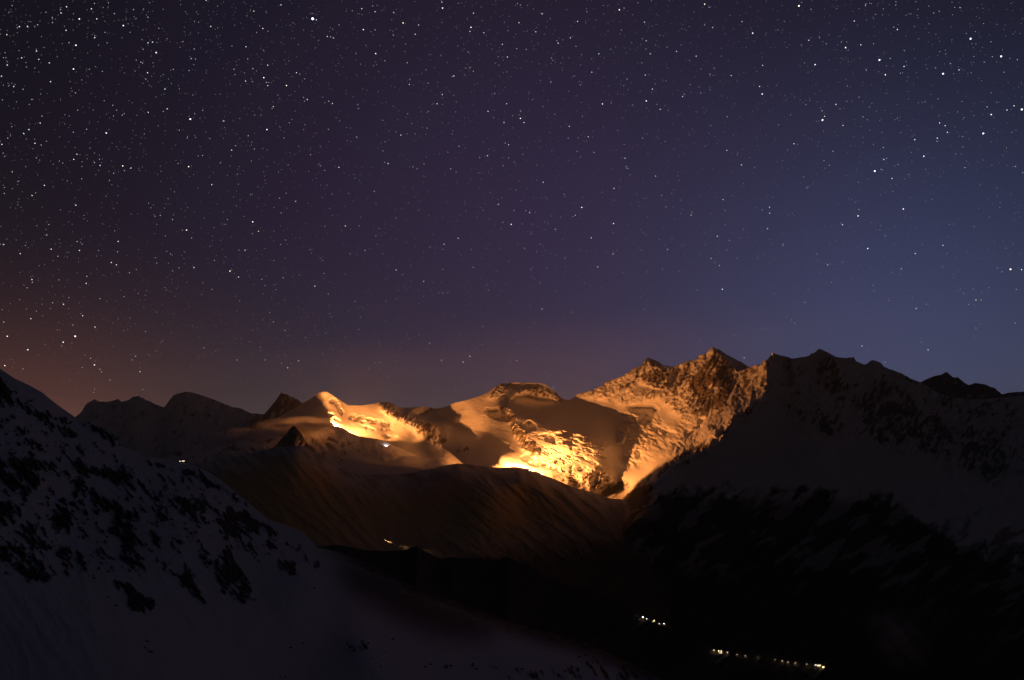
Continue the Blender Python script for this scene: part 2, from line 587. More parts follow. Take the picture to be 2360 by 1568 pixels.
ROCKS = [   # where bare rock shows: outline, strength
    (C2([(700, 480), (750, 390), (850, 450), (860, 600), (950, 650), (1010, 780), (1090, 890), (1000, 880), (900, 800), (830, 640), (760, 560)]), 0.8),
    (C2([(580, 350), (700, 210), (790, 240), (760, 300), (640, 330)]), 0.7),
    (C2([(860, 250), (1090, 240), (1200, 280), (1310, 370), (1260, 385), (1100, 330), (960, 300), (880, 340)]), 0.62),
    (C3([(600, 420), (800, 245), (950, 310), (1120, 300), (1250, 262), (1425, 130), (1560, 250), (1700, 350), (1950, 260), (1950, 560), (1700, 650), (1500, 760), (1250, 780), (1000, 560), (800, 500)]), 0.52),
    (C3([(1150, 480), (1300, 350), (1420, 150), (1530, 250), (1620, 400), (1640, 560), (1480, 700), (1300, 720)]), 0.85),
    (C3([(760, 420), (900, 330), (1010, 420), (960, 540), (840, 520)]), 0.78),
    (C3([(100, 600), (700, 330), (760, 400), (640, 560), (420, 640)]), 0.45),
    (C3([(420, 560), (1000, 520), (1500, 760), (1700, 650), (1900, 580), (1540, 830), (1300, 1060), (1060, 1200), (900, 1180), (1200, 900), (900, 640), (560, 700)]), 0.34),
    (C3([(540, 900), (620, 900), (620, 1030), (540, 1050)]), 0.6),
    (C2([(1450, 1080), (1600, 980), (1780, 1080), (1800, 1220), (1560, 1210)]), 0.48),
    (C3([(560, 1540), (1000, 1180), (1400, 960), (1700, 700), (1900, 580), (1960, 640), (1560, 1000), (1100, 1300), (740, 1560)]), 0.52),
    (C1([(1190, 395), (1360, 390), (1440, 480), (1560, 490), (1700, 560), (1870, 690), (1880, 800), (1750, 790), (1560, 640), (1440, 580), (1280, 490)]), 0.55),
    (C1([(1880, 830), (2020, 770), (2090, 860), (1980, 900)]), 0.55),
    (C4([(330, 230), (440, 158), (560, 230), (640, 400), (760, 560), (600, 590), (340, 510), (420, 330)]), 0.75),
    (C4([(900, 490), (1000, 365), (1100, 400), (1250, 580), (1500, 750), (1700, 900), (1900, 860), (2150, 1000), (2250, 1300), (2100, 1450), (1700, 1230), (1430, 1130), (1200, 1130), (900, 1000), (720, 680)]), 0.62),
    (C4([(0, 260), (1400, 500), (2358, 660), (2600, 1400), (1700, 1240), (1000, 1000), (200, 900), (60, 600)]), 0.36),
    (C4([(410, 800), (470, 730), (560, 830), (560, 970), (430, 960)]), 0.8),
    (C4([(0, 320), (60, 380), (190, 520), (130, 500)]), 0.75),
    (C4([(1130, 350), (1400, 470), (1420, 540), (1200, 440)]), 0.75),
    (C4([(1500, 640), (1700, 690), (1650, 720), (1530, 680)]), 0.8),
    (C4([(1880, 660), (2060, 640), (2080, 720), (1950, 730)]), 0.8),
]
rk = np.zeros_like(ras.U)
for pts, s in ROCKS:
    rk = np.maximum(rk, s * blur(ras.poly(pts, 1.6 * wu, 1.6 * wv), 3.0))
ICE = [(C2([(1020, 660), (1140, 600), (1400, 620), (1640, 730), (1750, 800), (1700, 900), (1760, 1080), (1720, 1180), (1500, 1190), (1330, 1110), (1150, 960), (1000, 800)]), 0.9),
       (C3([(560, 760), (900, 700), (960, 900), (1300, 830), (1260, 1000), (1100, 1130), (900, 1150), (800, 1260), (620, 1260), (530, 900)]), 1.0),
       (C2([(560, 520), (760, 520), (900, 800), (760, 760)]), 0.4),
       (C2([(270, 450), (520, 450), (700, 600), (760, 700), (640, 640), (400, 560)]), 0.9)]
ic = np.zeros_like(ras.U)
for pts, s in ICE:
    ic = np.maximum(ic, s * blur(ras.poly(pts, wu, wv), 4.0))

gully_dir = 0.42


def massif_depth(U, V):
    D = ras.sample(U, V, ras_D)
    R = ras.sample(U, V, rk)
    I = ras.sample(U, V, ic)
    far = sstep(0.0, 0.5, R)
    broad = fbm(U / 60, V / 45, octs=4)
    rib = fbm((U + gully_dir * V) / 15, V / 40, octs=4, ridged=True)
    buttress = fbm((U + gully_dir * V) / 38 + 2, V / 95, octs=3, ridged=True)
    rough = fbm(U / 9, V / 7, octs=4)
    g1 = fbm((V - 0.32 * U) / 12 + 2.0, (U + 0.3 * V) / 42, octs=4, gain=0.55)
    g2 = fbm((V - 0.10 * U) / 6.5, U / 17 + 6, octs=3)
    gaps = sstep(0.10, 0.34, g1) * 58 + sstep(0.12, 0.36, g2) * 24 + 14 * g1
    wall_ice = sstep(1390, 1470, U)
    crag = fbm((U - 0.3 * V) / 20 + 9, (V - 0.15 * U) / 12, octs=5, gain=0.6, ridged=True)
    ice = (1 - wall_ice) * gaps + wall_ice * (0.8 * gaps - 80 * crag)
    low = sstep(1120, 1250, V)
    D = D + 28 * broad - far * (60 * rib + 95 * buttress + 48 * rough) + I * ice
    D = D - (1 - far) * (1 - I) * 13 * fbm((V - 0.3 * U) / 9, U / 32, octs=5, gain=0.6)
    D = D - low * 90 * fbm((U + 0.8 * V) / 55, V / 120, octs=4, ridged=True)
    right = sstep(1760, 1840, U) * (1 - low)
    D = D - right * 120 * fbm((U - 0.3 * V) / 45, V / 60, octs=4, ridged=True)
    return D


bot_pts = [(380, 1160), (1240, 1170), (1330, 1300), (1460, 1650), (2600, 1650)]
massif = Layer(massif_top, line(bot_pts), 250, 2560, 1.45, 390, massif_depth, power=1.18,
               back=[(2600, 2300), (900, 700), (300, 210), (90, 55), (25, 12)][::-1])
U, V = massif.U, massif.V
R = ras.sample(U, V, rk)
cov = fbm((U + gully_dir * V) / 8.5, V / 16, octs=5, gain=0.68) + 0.4 * fbm(U / 34, V / 26, octs=3)
cov = cov + 0.45 * fbm((U + gully_dir * V) / 38 + 2, V / 95, octs=3, ridged=True) + 0.25 * fbm((U + gully_dir * V) / 15, V / 40, octs=4, ridged=True) - 0.40
rock = sstep(0.46, 0.54, 0.85 * R + 0.95 * cov * (0.12 + 0.88 * sstep(0.02, 0.3, R)))
alt = massif.pos[massif.nb:, :, 2] - CAM_Z
veg = sstep(-400, -480, alt + 330 * sstep(1950, 2280, U) + 260 * fbm((U + 0.7 * V) / 60, (V - 0.7 * U) / 110, octs=6, gain=0.72))
scree = sstep(0.05, 0.22, fbm((U * 0.55 + V * 0.85) / 34, (U * 0.85 - V * 0.55) / 120, octs=5, gain=0.6)) * sstep(-1150, -700, alt)
veg = veg * (1 - 0.85 * scree)
rock = np.maximum(rock, 0.8 * scree * sstep(-450, -600, alt))
NRM = massif.normals()
NRM_all = NRM
colc = 0.25 * (U[:-1, :-1] + U[1:, :-1] + U[:-1, 1:] + U[1:, 1:])
vcc = 0.25 * (V[:-1, :-1] + V[1:, :-1] + V[:-1, 1:] + V[1:, 1:])


def padq(mask):
    return np.concatenate([np.repeat(mask[:1], massif.nb, 0), mask], 0)


s1 = 1003 + (vcc - 940) * 0.45            # saddle lines between the mountains
s2 = 1318 + (vcc - 922) * 0.75
s3 = np.interp(vcc, [800, 813, 906, 955, 1052, 1122, 1165, 1300, 1700], [1779, 1779, 1765, 1682, 1560, 1472, 1442, 1330, 1300])
at = {'rock': rock, 'ground': veg}
parts = [
    (colc < s1, 'mountain', 'snow peak lit golden, with a rocky spur, beside the pale fog'),
    ((colc >= s1) & (colc < s2) & (colc < s3), 'glacier', 'broad domed mountain with a yellow-lit glacier tongue'),
    ((colc >= s2) & (colc < s3), 'mountain', 'tall twin-peaked rock and snow wall glowing orange'),
    ((colc >= s3) & (colc >= s1), 'mountain', 'dark snowy mountain chain falling into the black valley'),
]
for msk, nm, lab in parts:
    massif.build(nm, M_FAR, at, lab, padq(msk), NRM_all)


# ---- far peaks
def far_layer(name, pts, depth0, foot, label, u0, u1, slope=9.0, jag=2.0, rockiness=0.5):
    tl = line(pts)

    def top(u):
        return tl(u) + jag * fbm(u / 9.0, u * 0 + depth0, octs=4)

    def dep(Ux, Vx):
        return depth0 - slope * (Vx - tl(Ux)) - 120 * fbm((Ux + 0.5 * Vx) / 26, Vx / 40, octs=5, ridged=True) + 0.0 * Ux
    L = Layer(top, lambda u: np.full_like(u, foot), u0, u1, 1.8, 110, dep, back=[(25, 12), (90, 55), (300, 210), (1200, 1000)])
    r = sstep(0.05, 0.3, fbm((L.U + 0.4 * L.V) / 14, L.V / 22, octs=5, gain=0.6) + rockiness - 0.45)
    return L.build(name, M_FAR, {'rock': r, 'ground': r * 0}, label)


far_layer('mountain', C5([(-200, 640), (300, 640), (560, 575), (645, 515), (700, 470), (740, 400), (790, 372), (815, 360), (840, 378), (910, 385), (970, 374), (1010, 358), (1045, 383), (1100, 370), (1140, 340), (1190, 333),
                          (1240, 360), (1290, 380), (1360, 415), (1410, 430), (1440, 390), (1490, 325), (1540, 310), (1600, 295), (1660, 305), (1800, 350), (2000, 430),
                          (2070, 440), (2150, 480), (2265, 490), (2360, 500), (2700, 560)]), 14200, 1130,
          'row of dark rounded peaks against the orange horizon glow', -40, 700, slope=11, jag=1.6, rockiness=0.35)
far_layer('mountain', C1([(0, 560), (135, 490), (200, 415), (255, 345), (280, 305), (300, 283), (320, 300), (345, 300), (370, 318), (400, 335), (408, 318), (420, 336), (450, 352), (480, 375), (560, 470), (700, 620)]),
          13400, 1060, 'dark pointed rock peak beside the golden snow peak', 577, 745, slope=8, jag=2.2, rockiness=0.8)
far_layer('mountain', C4([(1200, 600), (1385, 472), (1460, 435), (1520, 412), (1590, 400), (1610, 382), (1630, 377), (1645, 380), (1660, 400), (1700, 428), (1740, 424), (1790, 470), (1845, 500), (1900, 478), (1985, 490),
                          (2090, 530), (2155, 585), (2220, 570), (2358, 560), (3000, 520), (3400, 540)]), 12500, 960,
          'small black peaks low against the blue twilight', 2080, 2580, slope=10, jag=1.8, rockiness=0.9)

far_layer('mountain', C1([(230, 800), (300, 720), (340, 678), (365, 645), (395, 610), (415, 598), (432, 606), (455, 640), (480, 668), (500, 700), (560, 790), (640, 880)]),
          10050, 1090, 'small dark rock pyramid poking out of the pink fog', 630, 735, slope=9, jag=1.2, rockiness=0.9)

# ---- snow ridge that hides the upper lamp
lip_top = line(C1([(-600, 860), (200, 700), (330, 655), (430, 625), (560, 604), (700, 589), (760, 592), (830, 606), (900, 632), (940, 662), (1040, 702), (1200, 724), (1260, 742), (1330, 775), (1450, 830), (1700, 930)]))


def lip_depth(Ux, Vx):
    return 10750 + 120 * np.cos((Ux - 760) / 90.0) - 0.9 * np.maximum(0, Ux - 800) * 3 - 12.0 * (Vx - lip_top(Ux)) - sstep(0, 25, Vx - lip_top(Ux)) * ((240 - 190 * sstep(780, 870, Ux)) * fbm((Ux - 0.5 * Vx) / 60, Vx / 60, octs=5, ridged=True) + 40 * fbm(Ux / 12, Vx / 12, octs=3))


lip = Layer(lambda u: lip_top(u) + 0.8 * fbm(u / 8, u * 0 + 1, octs=3), lambda u: np.full_like(u, 1130.0), 430, 985, 1.8, 120, lip_depth, power=1.3, back=[(20, 6), (60, 25), (140, 70), (240, 150)])
lr = sstep(0.1, 0.4, fbm(lip.U / 22, lip.V / 16, octs=5, gain=0.6) + 0.05) * (1 - sstep(780, 860, lip.U))
lip.build('snow_ridge', M_FAR, {'rock': lr, 'ground': lr * 0}, 'dim snow ridge under the golden snow peak')

# ---- brown hill in front of the glacier
hill_top = line([(200, 1100), (420, 1075), (560, 1050), (640, 1030)] + C1([(430, 790), (480, 786), (560, 812), (720, 905), (800, 965), (900, 1030), (1100, 1060), (1300, 1065), (1500, 1050), (1700, 1010), (1830, 975), (1960, 955), (2080, 965), (2200, 982), (2358, 996)]) +
                C2([(850, 985), (940, 1000), (985, 1006), (1000, 1030), (1050, 1030), (1110, 1060), (1230, 1105), (1330, 1150), (1450, 1195), (1560, 1222), (1640, 1250), (1760, 1290), (1850, 1290), (1950, 1330), (2100, 1480)]) + [(1560, 1320)])
HILL_D = [(200, 1100, 9000), (200, 1300, 6000), (420, 1075, 8600), (560, 1045, 8300), (690, 1030, 8100), (760, 1058, 8400), (860, 1092, 8700), (950, 1092, 8800), (1050, 1072, 8900), (1120, 1076, 8750), (1197, 1080, 8600), (1250, 1094, 8500), (1330, 1127, 8400), (1405, 1146, 8300), (1450, 1160, 7900), (1120, 1088, 8250), (1197, 1092, 8150), (1050, 1078, 8500),
          (500, 1150, 7300), (700, 1150, 7000), (850, 1150, 7500), (1000, 1150, 7700), (1200, 1150, 7800), (1350, 1190, 7700), (1450, 1240, 7200), (600, 1280, 5600), (800, 1280, 5600), (1000, 1300, 5700), (1200, 1300, 6200), (1350, 1300, 6600), (1500, 1400, 5800),
          (800, 1480, 4300), (1200, 1480, 4500), (1560, 1480, 5000)]
hill_tps = tps(HILL_D, 0.001)


def hill_depth(Ux, Vx):
    return hill_tps(Ux, Vx) - 60 * fbm((Ux - 1.0 * Vx) / 40, Vx / 90, octs=5, ridged=True) * sstep(0, 40, Vx - hill_top(Ux)) - 14 * fbm(Ux / 25, Vx / 12, octs=4)


hill = Layer(lambda u: hill_top(u) + 0.8 * fbm(u / 6, u * 0, octs=3), lambda u: np.full_like(u, 1480.0), 200, 1545, 2.0, 190, hill_depth, power=1.4,
             back=[(40, 3), (110, 12), (260, 45), (600, 260)])
hr = sstep(0.0, 0.35, fbm((hill.U - 0.9 * hill.V) / 22, hill.V / 40, octs=5, gain=0.6) + 0.12)
halt = hill.pos[hill.nb:, :, 2] - CAM_Z
hg = sstep(-650, -1000, halt)
hgrass = sstep(0, 70, hill.V - hill_top(hill.U) + 25 * fbm((hill.U - hill.V) / 30, hill.V / 40, octs=5, gain=0.6)) * (1 - hg) * (0.45 + 0.55 * sstep(0.55, -0.05, fbm((hill.U - 0.7 * hill.V) / 12, (hill.V + 0.3 * hill.U) / 26, octs=5, gain=0.7)))
hill.build('hill', M_HILL, {'rock': np.clip(hg + 0.5 * hr, 0, 1), 'ground': hgrass}, 'long dusky brown hillside below the lit glacier')

# ---- black shoulder
sh_pts = C7([(-200, 330), (0, 300), (110, 295), (250, 285), (430, 320), (530, 325), (660, 320), (700, 302), (735, 293), (780, 320), (880, 370), (960, 362), (1080, 370), (1250, 385), (1285, 366), (1310, 358), (1370, 395), (1500, 445),
              (1560, 490), (1720, 545), (1850, 570), (1950, 610), (2060, 680), (2140, 740), (2250, 785), (2360, 820), (2700, 960), (3100, 1200)])
sh_line = line(sh_pts)


def sh_depth(Ux, Vx):
    return np.interp(Ux, [600, 1000, 1500, 1900], [2500, 3000, 3500, 3700]) - 5.0 * (Vx - sh_line(Ux)) - 40 * fbm((Ux + Vx) / 40, Vx / 60, octs=5, ridged=True)


shoulder = Layer(lambda u: sh_line(u) + 1.5 * fbm(u / 6, u * 0 + 5, octs=4), lambda u: np.maximum(sh_line(u) + 120, np.interp(u, [700, 1600], [1420, 1640])), 640, 1840, 2.0, 110, sh_depth,
                 back=[(20, 8), (80, 45), (300, 220), (900, 800)])
sr = np.ones_like(shoulder.U)
shoulder.build('hill', M_FAR, {'rock': sr, 'ground': sr * 0.9}, 'black wooded shoulder ridge behind the near snow slope')

# ---- near slope
near_top = line(C5([(-900, -560), (0, 100), (60, 140), (130, 185), (250, 240), (365, 305), (450, 375), (550, 450), (645, 515), (680, 545), (690, 556), (720, 545), (735, 560), (780, 558), (830, 590), (855, 615), (880, 596), (920, 620), (980, 670), (1010, 705), (1030, 752),
                    (1090, 780), (1160, 810), (1250, 855), (1380, 868), (1560, 900), (1680, 935), (1800, 990), (1900, 1060), (2000, 1140), (2110, 1230), (2160, 1270), (2300, 1390)]) +
                [(640, 1205)] + C7([(0, 190), (70, 255), (110, 300), (250, 330), (480, 420), (700, 545), (900, 610), (1100, 695), (1430, 800), (1850, 920), (2100, 1040), (2300, 1136), (2600, 1300)]))
NEAR_D = [(-240, 700, 1500), (0, 850, 1500), (100, 905, 1600), (173, 962, 1700), (236, 984, 1750), (292, 1033, 1780), (420, 1066, 2000), (510, 1108, 2050), (620, 1195, 1950), (731, 1258, 1800), (866, 1305, 1650), (1020, 1372, 1450),
          (1214, 1444, 1250), (1368, 1488, 1080), (1533, 1568, 900), (-200, 1000, 1150), (0, 1000, 1220), (150, 1040, 1380), (300, 1100, 1500), (450, 1150, 1580), (600, 1250, 1550), (-200, 1200, 850), (0, 1200, 900), (150, 1250, 980), (300, 1250, 1100),
          (450, 1300, 1120), (600, 1350, 1150), (700, 1320, 1330), (-200, 1400, 620), (0, 1400, 650), (200, 1400, 700), (400, 1430, 760), (600, 1430, 880), (780, 1430, 1000), (900, 1420, 1130), (-200, 1680, 330), (0, 1680, 340), (400, 1680, 370), (800, 1680, 400),
          (1200, 1680, 450), (1600, 1680, 520), (800, 1500, 680), (1000, 1480, 850), (1200, 1520, 760), (400, 1540, 520), (820, 1478, 690), (1400, 1560, 760)]
near_tps = tps(NEAR_D, 0.001)
nras = Raster(-300, 640, 1760, 1720, 4.0)
nras_D = near_tps(nras.U, nras.V)
nwu = 10 * fbm(nras.U / 30, nras.V / 30, octs=3)
nwv = 8 * fbm(nras.U / 30 + 7, nras.V / 30, octs=3)
NROCK = [
    (C5([(-300, 60), (0, 150), (90, 240), (200, 340), (330, 430), (480, 490), (700, 545), (780, 558), (880, 595), (1000, 690), (1060, 790), (940, 730), (740, 610), (560, 560), (420, 520), (330, 600), (230, 480), (0, 380), (-300, 300)]), 0.66),
    (C5([(690, 545), (780, 555), (870, 600), (970, 660), (1020, 740), (1000, 775), (900, 700), (800, 650)]), 0.8),
    (C5([(520, 600), (640, 650), (760, 740), (720, 720), (560, 680)]), 0.74),
    (C5([(1040, 760), (1250, 880), (1500, 940), (1700, 960), (2000, 1170), (2200, 1300), (2060, 1260), (1800, 1110), (1660, 1020), (1500, 980), (1300, 930), (1100, 830)]), 0.76),
    (C5([(-300, 800), (40, 860), (250, 870), (460, 860), (500, 970), (360, 1080), (300, 1180), (200, 1190), (80, 1080), (-300, 1000)]), 0.76),
    (C5([(560, 880), (680, 880), (830, 940), (1050, 960), (1180, 1010), (1160, 1110), (1000, 1150), (880, 1060), (700, 980)]), 0.72),
    (C5([(1150, 1050), (1300, 1050), (1420, 1180), (1560, 1180), (1800, 1190), (1860, 1290), (1700, 1360), (1400, 1260), (1260, 1200)]), 0.76),
    (C5([(0, 1180), (160, 1230), (330, 1480), (300, 1700), (100, 1500), (-200, 1400)]), 0.62),
    (C5([(430, 1250), (600, 1130), (740, 1230), (760, 1380), (620, 1500), (440, 1440)]), 0.62),
    (C5([(620, 1020), (700, 1030), (900, 1200), (1100, 1350), (1200, 1700), (1020, 1620), (860, 1400), (720, 1200)]), 0.6),
    (C6([(0, 300), (120, 290), (420, 480), (430, 510), (240, 570), (120, 500), (0, 400)]), 0.7),
    (C6([(350, 270), (480, 300), (660, 430), (560, 500), (440, 420)]), 0.6),
    (C6([(760, 280), (860, 20), (940, 160), (1000, 460), (980, 480), (820, 430)]), 0.7),
    (C6([(760, 530), (860, 540), (1080, 700), (1070, 760), (960, 770), (860, 700), (780, 620)]), 0.8),
    (C6([(1190, 610), (1240, 410), (1300, 480), (1410, 730), (1340, 700), (1270, 600)]), 0.72),
    (C6([(1450, 490), (1500, 180), (1560, 300), (1740, 690), (1690, 700), (1600, 700), (1480, 620)]), 0.66),
    (C6([(1400, 60), (1600, 40), (1760, 350), (1700, 380), (1560, 260), (1450, 160)]), 0.72),
    (C6([(1560, 20), (1860, 180), (2180, 460), (2140, 470), (1900, 300), (1640, 200)]), 0.7),
    (C6([(1860, 400), (2020, 400), (2000, 520), (1900, 480)]), 0.68),
    (C6([(950, 990), (1030, 1040), (1000, 1040)]), 0.9),
    (C7([(270, 900), (440, 880), (430, 960), (300, 980)]), 0.55),
    (C7([(780, 1035), (1100, 1025), (1500, 1060), (1900, 990), (2300, 1140), (1900, 1136), (1300, 1136), (1200, 1070), (800, 1065)]), 0.46),
]
nrk = np.zeros_like(nras.U)
for pts, s in NROCK:
    nrk = np.maximum(nrk, s * blur(nras.poly(pts, nwu, nwv), 1.6))


def near_rock(Ux, Vx):
    Rr = nras.sample(Ux, Vx, nrk)
    c, s = 0.80, 0.60
    al, ac = Ux * s + Vx * c, Ux * c - Vx * s                 # along and across the fall line
    st = fbm(ac / 9, al / 34, octs=6, gain=0.75) + 0.5 * fbm(ac / 34 + 5, al / 60, octs=3)
    band = sstep(12, 40, Vx - near_top(Ux)) * (1 - sstep(1300, 1420, Vx + 0.05 * Ux)) * (1 - sstep(640, 800, Ux))
    Rr = np.maximum(Rr, 0.35 * band)
    return sstep(0.41, 0.46, 0.66 * Rr + 1.0 * st * (0.30 + 0.70 * sstep(0.02, 0.4, Rr)))


def near_depth(Ux, Vx):
    D = nras.sample(Ux, Vx, nras_D)
    rkk = near_rock(Ux, Vx)
    sc = D / 1000.0
    c, s = 0.83, 0.55
    al, ac = Ux * s + Vx * c, Ux * c - Vx * s
    D = D - 8 * sc * fbm(ac / 60, al / 160, octs=4, ridged=True)
    D = D - rkk * sc * (5 + 9 * fbm(ac / 11, al / 24, octs=4, ridged=True))
    return D - 1.2 * sc * fbm(Ux / 30, Vx / 14, octs=4)


near = Layer(lambda u: near_top(u) + 1.2 * fbm(u / 7, u * 0 + 2, octs=4), lambda u: np.full_like(u, 1690.0), -240, 1640, 1.9, 400, near_depth,
             back=[(6, 2), (30, 16), (120, 90), (500, 480)])
nr_ = near_rock(near.U, near.V)
dark_band = nras.poly(C7([(200, 380), (480, 405), (1100, 690), (1450, 790), (1250, 830), (1150, 900), (900, 880), (600, 760), (340, 600), (240, 480)]), nwu, nwv)  # dark band across the lower snow, mixed towards the ground colour
ng = 0.85 * nras.sample(near.U, near.V, blur(dark_band, 5.0))
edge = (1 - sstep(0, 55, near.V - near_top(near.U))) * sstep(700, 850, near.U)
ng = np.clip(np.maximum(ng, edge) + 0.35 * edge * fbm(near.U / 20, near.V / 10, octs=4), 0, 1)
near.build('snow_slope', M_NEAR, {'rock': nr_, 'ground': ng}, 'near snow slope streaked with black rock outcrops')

# ------------------------------------------------------------------ the valley floor out to the horizon
bm = bmesh.new()
N = 40
bmesh.ops.create_grid(bm, x_segments=N, y_segments=N, size=14000)
for v in bm.verts:
    v.co.z = -30.0
    v.co.y += 6000
me = bpy.data.meshes.new('valley_floor')
bm.to_mesh(me)
bm.free()
me.materials.append(plain('valley_grass', (0.03, 0.032, 0.02), 0.9, sc=0.01))
gf = bpy.data.objects.new('valley_floor', me)
COL.objects.link(gf)
tag(gf, 'dark floor of the valley far below', 'ground', None, 'structure')


# ------------------------------------------------------------------ great lamps
def point_light(name, loc, power, colr, radius=1.0, parent=None):
    l = bpy.data.lights.new(name, 'POINT')
    l.energy = power
    l.color = colr
    l.shadow_soft_size = radius
    o = bpy.data.objects.new(name, l)
    COL.objects.link(o)
    o.location = loc
    o.parent = parent
    return o


L1 = place(L1_PX[0], L1_PX[1], L1_D)
L2 = place(L2_PX[0], L2_PX[1], L2_D)


def flood(name, loc, target, power, colr, cone, blend, radius=1.5, parent=None):
    l = bpy.data.lights.new(name, 'SPOT')
    l.energy = power
    l.color = colr
    l.spot_size = math.radians(cone)
    l.spot_blend = blend
    l.shadow_soft_size = radius
    o = bpy.data.objects.new(name, l)
    COL.objects.link(o)
    o.location = loc
    o.rotation_euler = (Vector(target) - Vector(loc)).to_track_quat('-Z', 'Y').to_euler()
    o.parent = parent
    return o




def flood_at(parent, loc, target, *a):
    o = flood('lamp_light', loc, target, *a)
    o.parent = parent
    o.matrix_parent_inverse = parent.matrix_world.inverted()
    return o


bpy.context.view_layer.update()
DG = bpy.context.evaluated_depsgraph_get()


def ground_px(u, v, default=6000.0):
    """where the view through (u, v) meets the ground"""
    d = ray(u, v)
    ok, loc, *_ = SC.ray_cast(DG, Vector((0, 0, CAM_Z)), Vector(d))
    return np.array(loc) if ok else place(u, v, default)


def ground_z(x, y, top=6000.0):
    ok, loc, *_ = SC.ray_cast(DG, Vector((x, y, top)), Vector((0, 0, -1)))
    return loc.z if ok else 0.0


# ------------------------------------------------------------------ small built things
M_STEEL = plain('galvanised_steel', (0.32, 0.33, 0.34), 0.5, 0.8)
M_WALL = plain('dark_timber', (0.10, 0.065, 0.04), 0.8)
M_CONC = plain('concrete', (0.28, 0.27, 0.26), 0.85)
M_ROOF = plain('slate_roof', (0.05, 0.05, 0.055), 0.7)
M_RED = plain('red_paint', (0.35, 0.03, 0.025), 0.4)
M_RUB = plain('black_rubber', (0.02, 0.02, 0.02), 0.8)
M_WHITE = plain('white_paint', (0.7, 0.7, 0.7), 0.4)
M_STONE = plain('boulder_stone', (0.018, 0.017, 0.018), 0.9, sc=1.5)
G_FLOOD = glow('flood_glass', (1.0, 0.62, 0.25), 400.0)
G_WARM = glow('warm_lamp', (1.0, 0.66, 0.30), 45.0)
G_COOL = glow('cool_lamp', (0.95, 0.97, 1.0), 45.0)
G_PALE = glow('pale_lamp', (1.0, 0.92, 0.72), 30.0)
G_DIM = glow('dim_lamp', (1.0, 0.80, 0.55), 14.0)
G_WIN = glow('lit_window', (1.0, 0.85, 0.55), 4.0)
G_RED = glow('red_lamp', (1.0, 0.15, 0.08), 160.0)
G_NAV = glow('white_strobe', (1.0, 0.97, 0.9), 300.0)


def empty(name, loc, rz=0.0):
    o = bpy.data.objects.new(name, None)
    o.location = Vector(loc)
    o.rotation_euler = (0, 0, rz)
    COL.objects.link(o)
    return o


def part(name, bm, mat, parent):
    me = bpy.data.meshes.new(name)
    bm.to_mesh(me)
    bm.free()
    me.materials.append(mat)
    o = bpy.data.objects.new(name, me)
    COL.objects.link(o)
    o.parent = parent
    return o


def bx(x0, x1, y0, y1, z0, z1, bm=None, bev=0.0):
    bm = bm or bmesh.new()
    r = bmesh.ops.create_cube(bm, size=1.0)
    for v in r['verts']:
        v.co = Vector(((x0 + x1) / 2 + v.co.x * (x1 - x0), (y0 + y1) / 2 + v.co.y * (y1 - y0), (z0 + z1) / 2 + v.co.z * (z1 - z0)))
    if bev:
        bmesh.ops.bevel(bm, geom=bm.edges[:], offset=bev, segments=2, affect='EDGES')
    return bm


def bar(p, q, r0, r1=None, bm=None, n=8):
    bm = bm or bmesh.new()
    p, q = Vector(p), Vector(q)
    d = q - p
    r = bmesh.ops.create_cone(bm, cap_ends=True, segments=n, radius1=r0, radius2=r0 if r1 is None else r1, depth=d.length)
    m = d.to_track_quat('Z', 'Y').to_matrix()
    for v in r['verts']:
        v.co = m @ v.co + (p + q) / 2
    return bm


def ball(c, r, bm=None, sub=2, sc=(1, 1, 1)):
    bm = bm or bmesh.new()
    rr = bmesh.ops.create_icosphere(bm, subdivisions=sub, radius=r)
    for v in rr['verts']:
        v.co = Vector((v.co.x * sc[0], v.co.y * sc[1], v.co.z * sc[2])) + Vector(c)
    return bm


def prism(pts, y0, y1, bm=None):
    """closed outline in x,z pushed from y0 to y1"""
    bm = bm or bmesh.new()
    a = [bm.verts.new((x, y0, z)) for x, z in pts]
    b = [bm.verts.new((x, y1, z)) for x, z in pts]
    n = len(pts)
    bm.faces.new(a)
    bm.faces.new(b[::-1])
    for i in range(n):
        bm.faces.new((a[i], b[i], b[(i + 1) % n], a[(i + 1) % n]))
    bmesh.ops.recalc_face_normals(bm, faces=bm.faces[:])
    return bm


def floodlight_mast(loc, head_z, yaw, label, nheads=4):
    """lattice mast whose heads look along local +y"""
    t = empty('floodlight_mast', loc, yaw)
    w0, w1 = 1.6, 0.5
    for sx in (-1, 1):
        for sy in (-1, 1):
            part('leg', bar((sx * w0, sy * w0, -3), (sx * w1, sy * w1, head_z - 2.0), 0.16, 0.12), M_STEEL, t)
    br = bmesh.new()
    k = 8
    for i in range(k):
        za, zb = head_z * i / k, head_z * (i + 1) / k - 1.0
        wa, wb = w0 + (w1 - w0) * i / k, w0 + (w1 - w0) * (i + 1) / k
        for a, b in (((-1, -1), (1, -1)), ((1, -1), (1, 1)), ((1, 1), (-1, 1)), ((-1, 1), (-1, -1))):
            bar((a[0] * wa, a[1] * wa, za), (b[0] * wb, b[1] * wb, zb), 0.06, bm=br, n=5)
    part('bracing', br, M_STEEL, t)
    part('crossbar', bx(-4.2, 4.2, -0.25, 0.25, head_z - 2.4, head_z - 1.9), M_STEEL, t)
    for i in range(nheads):
        x = -3.6 + 7.2 * i / (nheads - 1)
        h = part('lamp_head', bx(x - 0.75, x + 0.75, -0.7, 0.55, head_z - 1.85, head_z - 0.75, bev=0.12), M_STEEL, t)
        part('lens', bx(x - 0.6, x + 0.6, 0.56, 0.72, head_z - 1.7, head_z - 0.9), G_FLOOD, h)
    return tag(t, label, 'floodlight', 'floodlight masts on the glacier')


